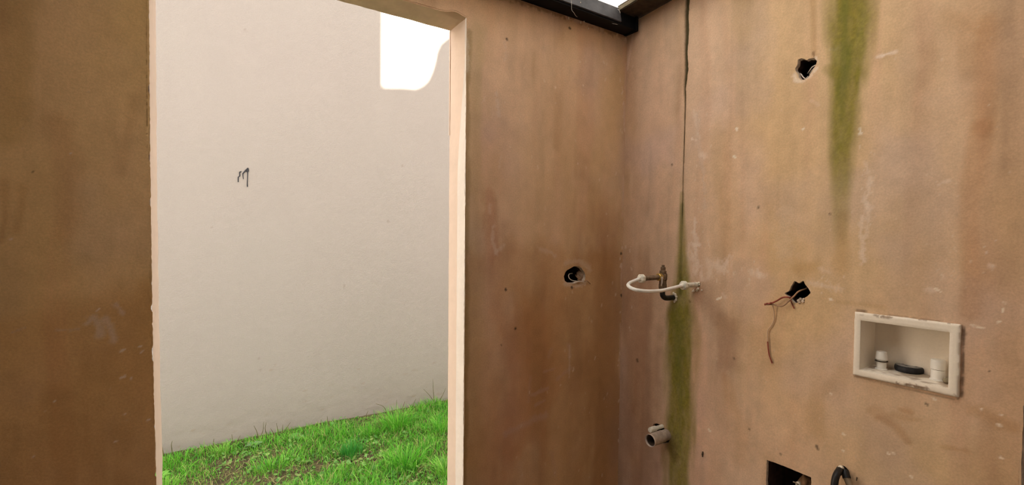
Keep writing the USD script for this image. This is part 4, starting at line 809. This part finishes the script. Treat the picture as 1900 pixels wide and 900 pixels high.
# ------------------------------------------------------------------ bent pipe and recess at the lower edge
q0 = FB.px(1563, 870)
bp = thing('bent_pipe', Bp(q0, 0), label='black bent pipe with a tan tube, coming from a small hole at the lower edge', cat='pipe')
obj('elbow', tube(catmull([Bp(q0, -.03), Bp(q0, .004), Bp(q0, .022, -.002), Bp(q0, .036, -.012), Bp(q0, .042, -.03), Bp(q0, .043, -.06), Bp(q0, .043, -.12)], 7), .0078, 16), M['black_pipe'], bp)
obj('plug', lump(Bp(q0, .008, .005), .0065, 3, (1, 1, .8)), M['mortar'], bp, label='pale blob on top of the bend')
q1 = FB.px(1568, 873)
tb_ = [Bp(q1, .002), Bp((q1[0]+.006, q1[1]-.009), .010), Bp((q1[0]+.018, q1[1]-.030), .014), Bp((q1[0]+.034, q1[1]-.060), .014), Bp((q1[0]+.055, q1[1]-.11), .014)]
obj('collar', tube(catmull([tb_[0], tb_[0]*.4+tb_[1]*.6, tb_[1]*.8+tb_[2]*.2], 5), .0088, 14), M['black_pipe'], bp)
obj('tube', tube(catmull(tb_[1:], 6), .0072, 14), M['tan_hose'], bp, label='tan plastic tube')
nl = Bw(1590, 884, 0)
nlt = thing('nail', nl, label='thin dark nail in the plaster right of the bent pipe', cat='nail')
obj('shank', tube(np.array([Bw(1590, 885, -.004), Bw(1589.5, 888, .006), Bw(1589.3, 892, .010)]), .0011, 6), M['dark_wood'], nlt)
sn = FB.px(1303.5, 843)
st_ = thing('wooden_peg', Bp(sn, 0), label='small brown splinter in the plaster right of the green streak', cat='peg')
obj('splinter', tube(np.array([Bw(1304, 838, .001), Bw(1303, 843, .004), Bw(1303.5, 848, .002)]), [.0016, .0024, .0012], 6), M['dark_wood'], st_)
rc = thing('wire_connector', Bw(1489, 896, -.02), label='pale wire connector inside the rectangular recess at the lower edge', cat='connector')
obj('clip', lathe([(0, 0), (.005, 0), (.007, .002), (.007, .010), (.0035, .012), (.0035, .004), (0, .004)], Bw(1484, 897, -.03), OUT, 14), M['mortar'], rc)
obj('strand', tube(catmull([Bw(1500, 905, -.05), Bw(1486, 898, -.03), Bw(1478, 896, -.02), Bw(1471, 894, -.016)], 6), .0018, 7), M['tan_hose'], rc)
lp = thing('plaster_chunk', Bw(1497, 896, -.05), label='rough brown plaster lump in the rectangular recess', cat='plaster')
obj('chunk', lump(Bw(1499, 899, -.045), .026, 9, (1, .8, 1.1), 3, .6), mat('recess_chunk', (.22, .12, .06), .95, var=.4, vscale=60, bump=.6), lp)

# ------------------------------------------------------------------ cobweb on the black rail
def aty(px, py, Y): return at_plane(px, py, np.array([0, Y, 0]), np.array([0, 1., 0]))
zc = ((940, 0), 6.333)
cw = thing('cobweb', aty(1065, 15, -.065), label='thin grey cobweb thread hanging on the black roof rail', cat='cobweb')
def cpath(pts): return catmull([aty(*zb(*zc, [(x, y)])[0], Y) for x, y, Y in pts], 6)
obj('thread', tube(cpath([(752, -30, -.066), (762, 40, -.066), (765, 115, -.066), (790, 150, -.062), (812, 185, -.03), (840, 205, -.006)]), .0008, 5), M['web'], cw)
obj('thread', tube(cpath([(1305, 105, -.066), (1325, 125, -.07), (1335, 155, -.07)]), .0012, 5), M['web'], cw)
obj('thread', tube(cpath([(1240, 275, -.062), (1270, 282, -.064), (1305, 288, -.064)]), .0006, 5), M['web'], cw)
for k, (x, y, Y, r) in enumerate(((730, 215, -.004, .004), (870, 265, -.004, .004), (910, 255, -.004, .003), (962, 335, -.003, .003), (870, 30, -.062, .002))): obj('web_clot', lump(aty(*zb(*zc, [(x, y)])[0], Y), r, k, (.7, .5, 1.2)), M['mortar'], cw)
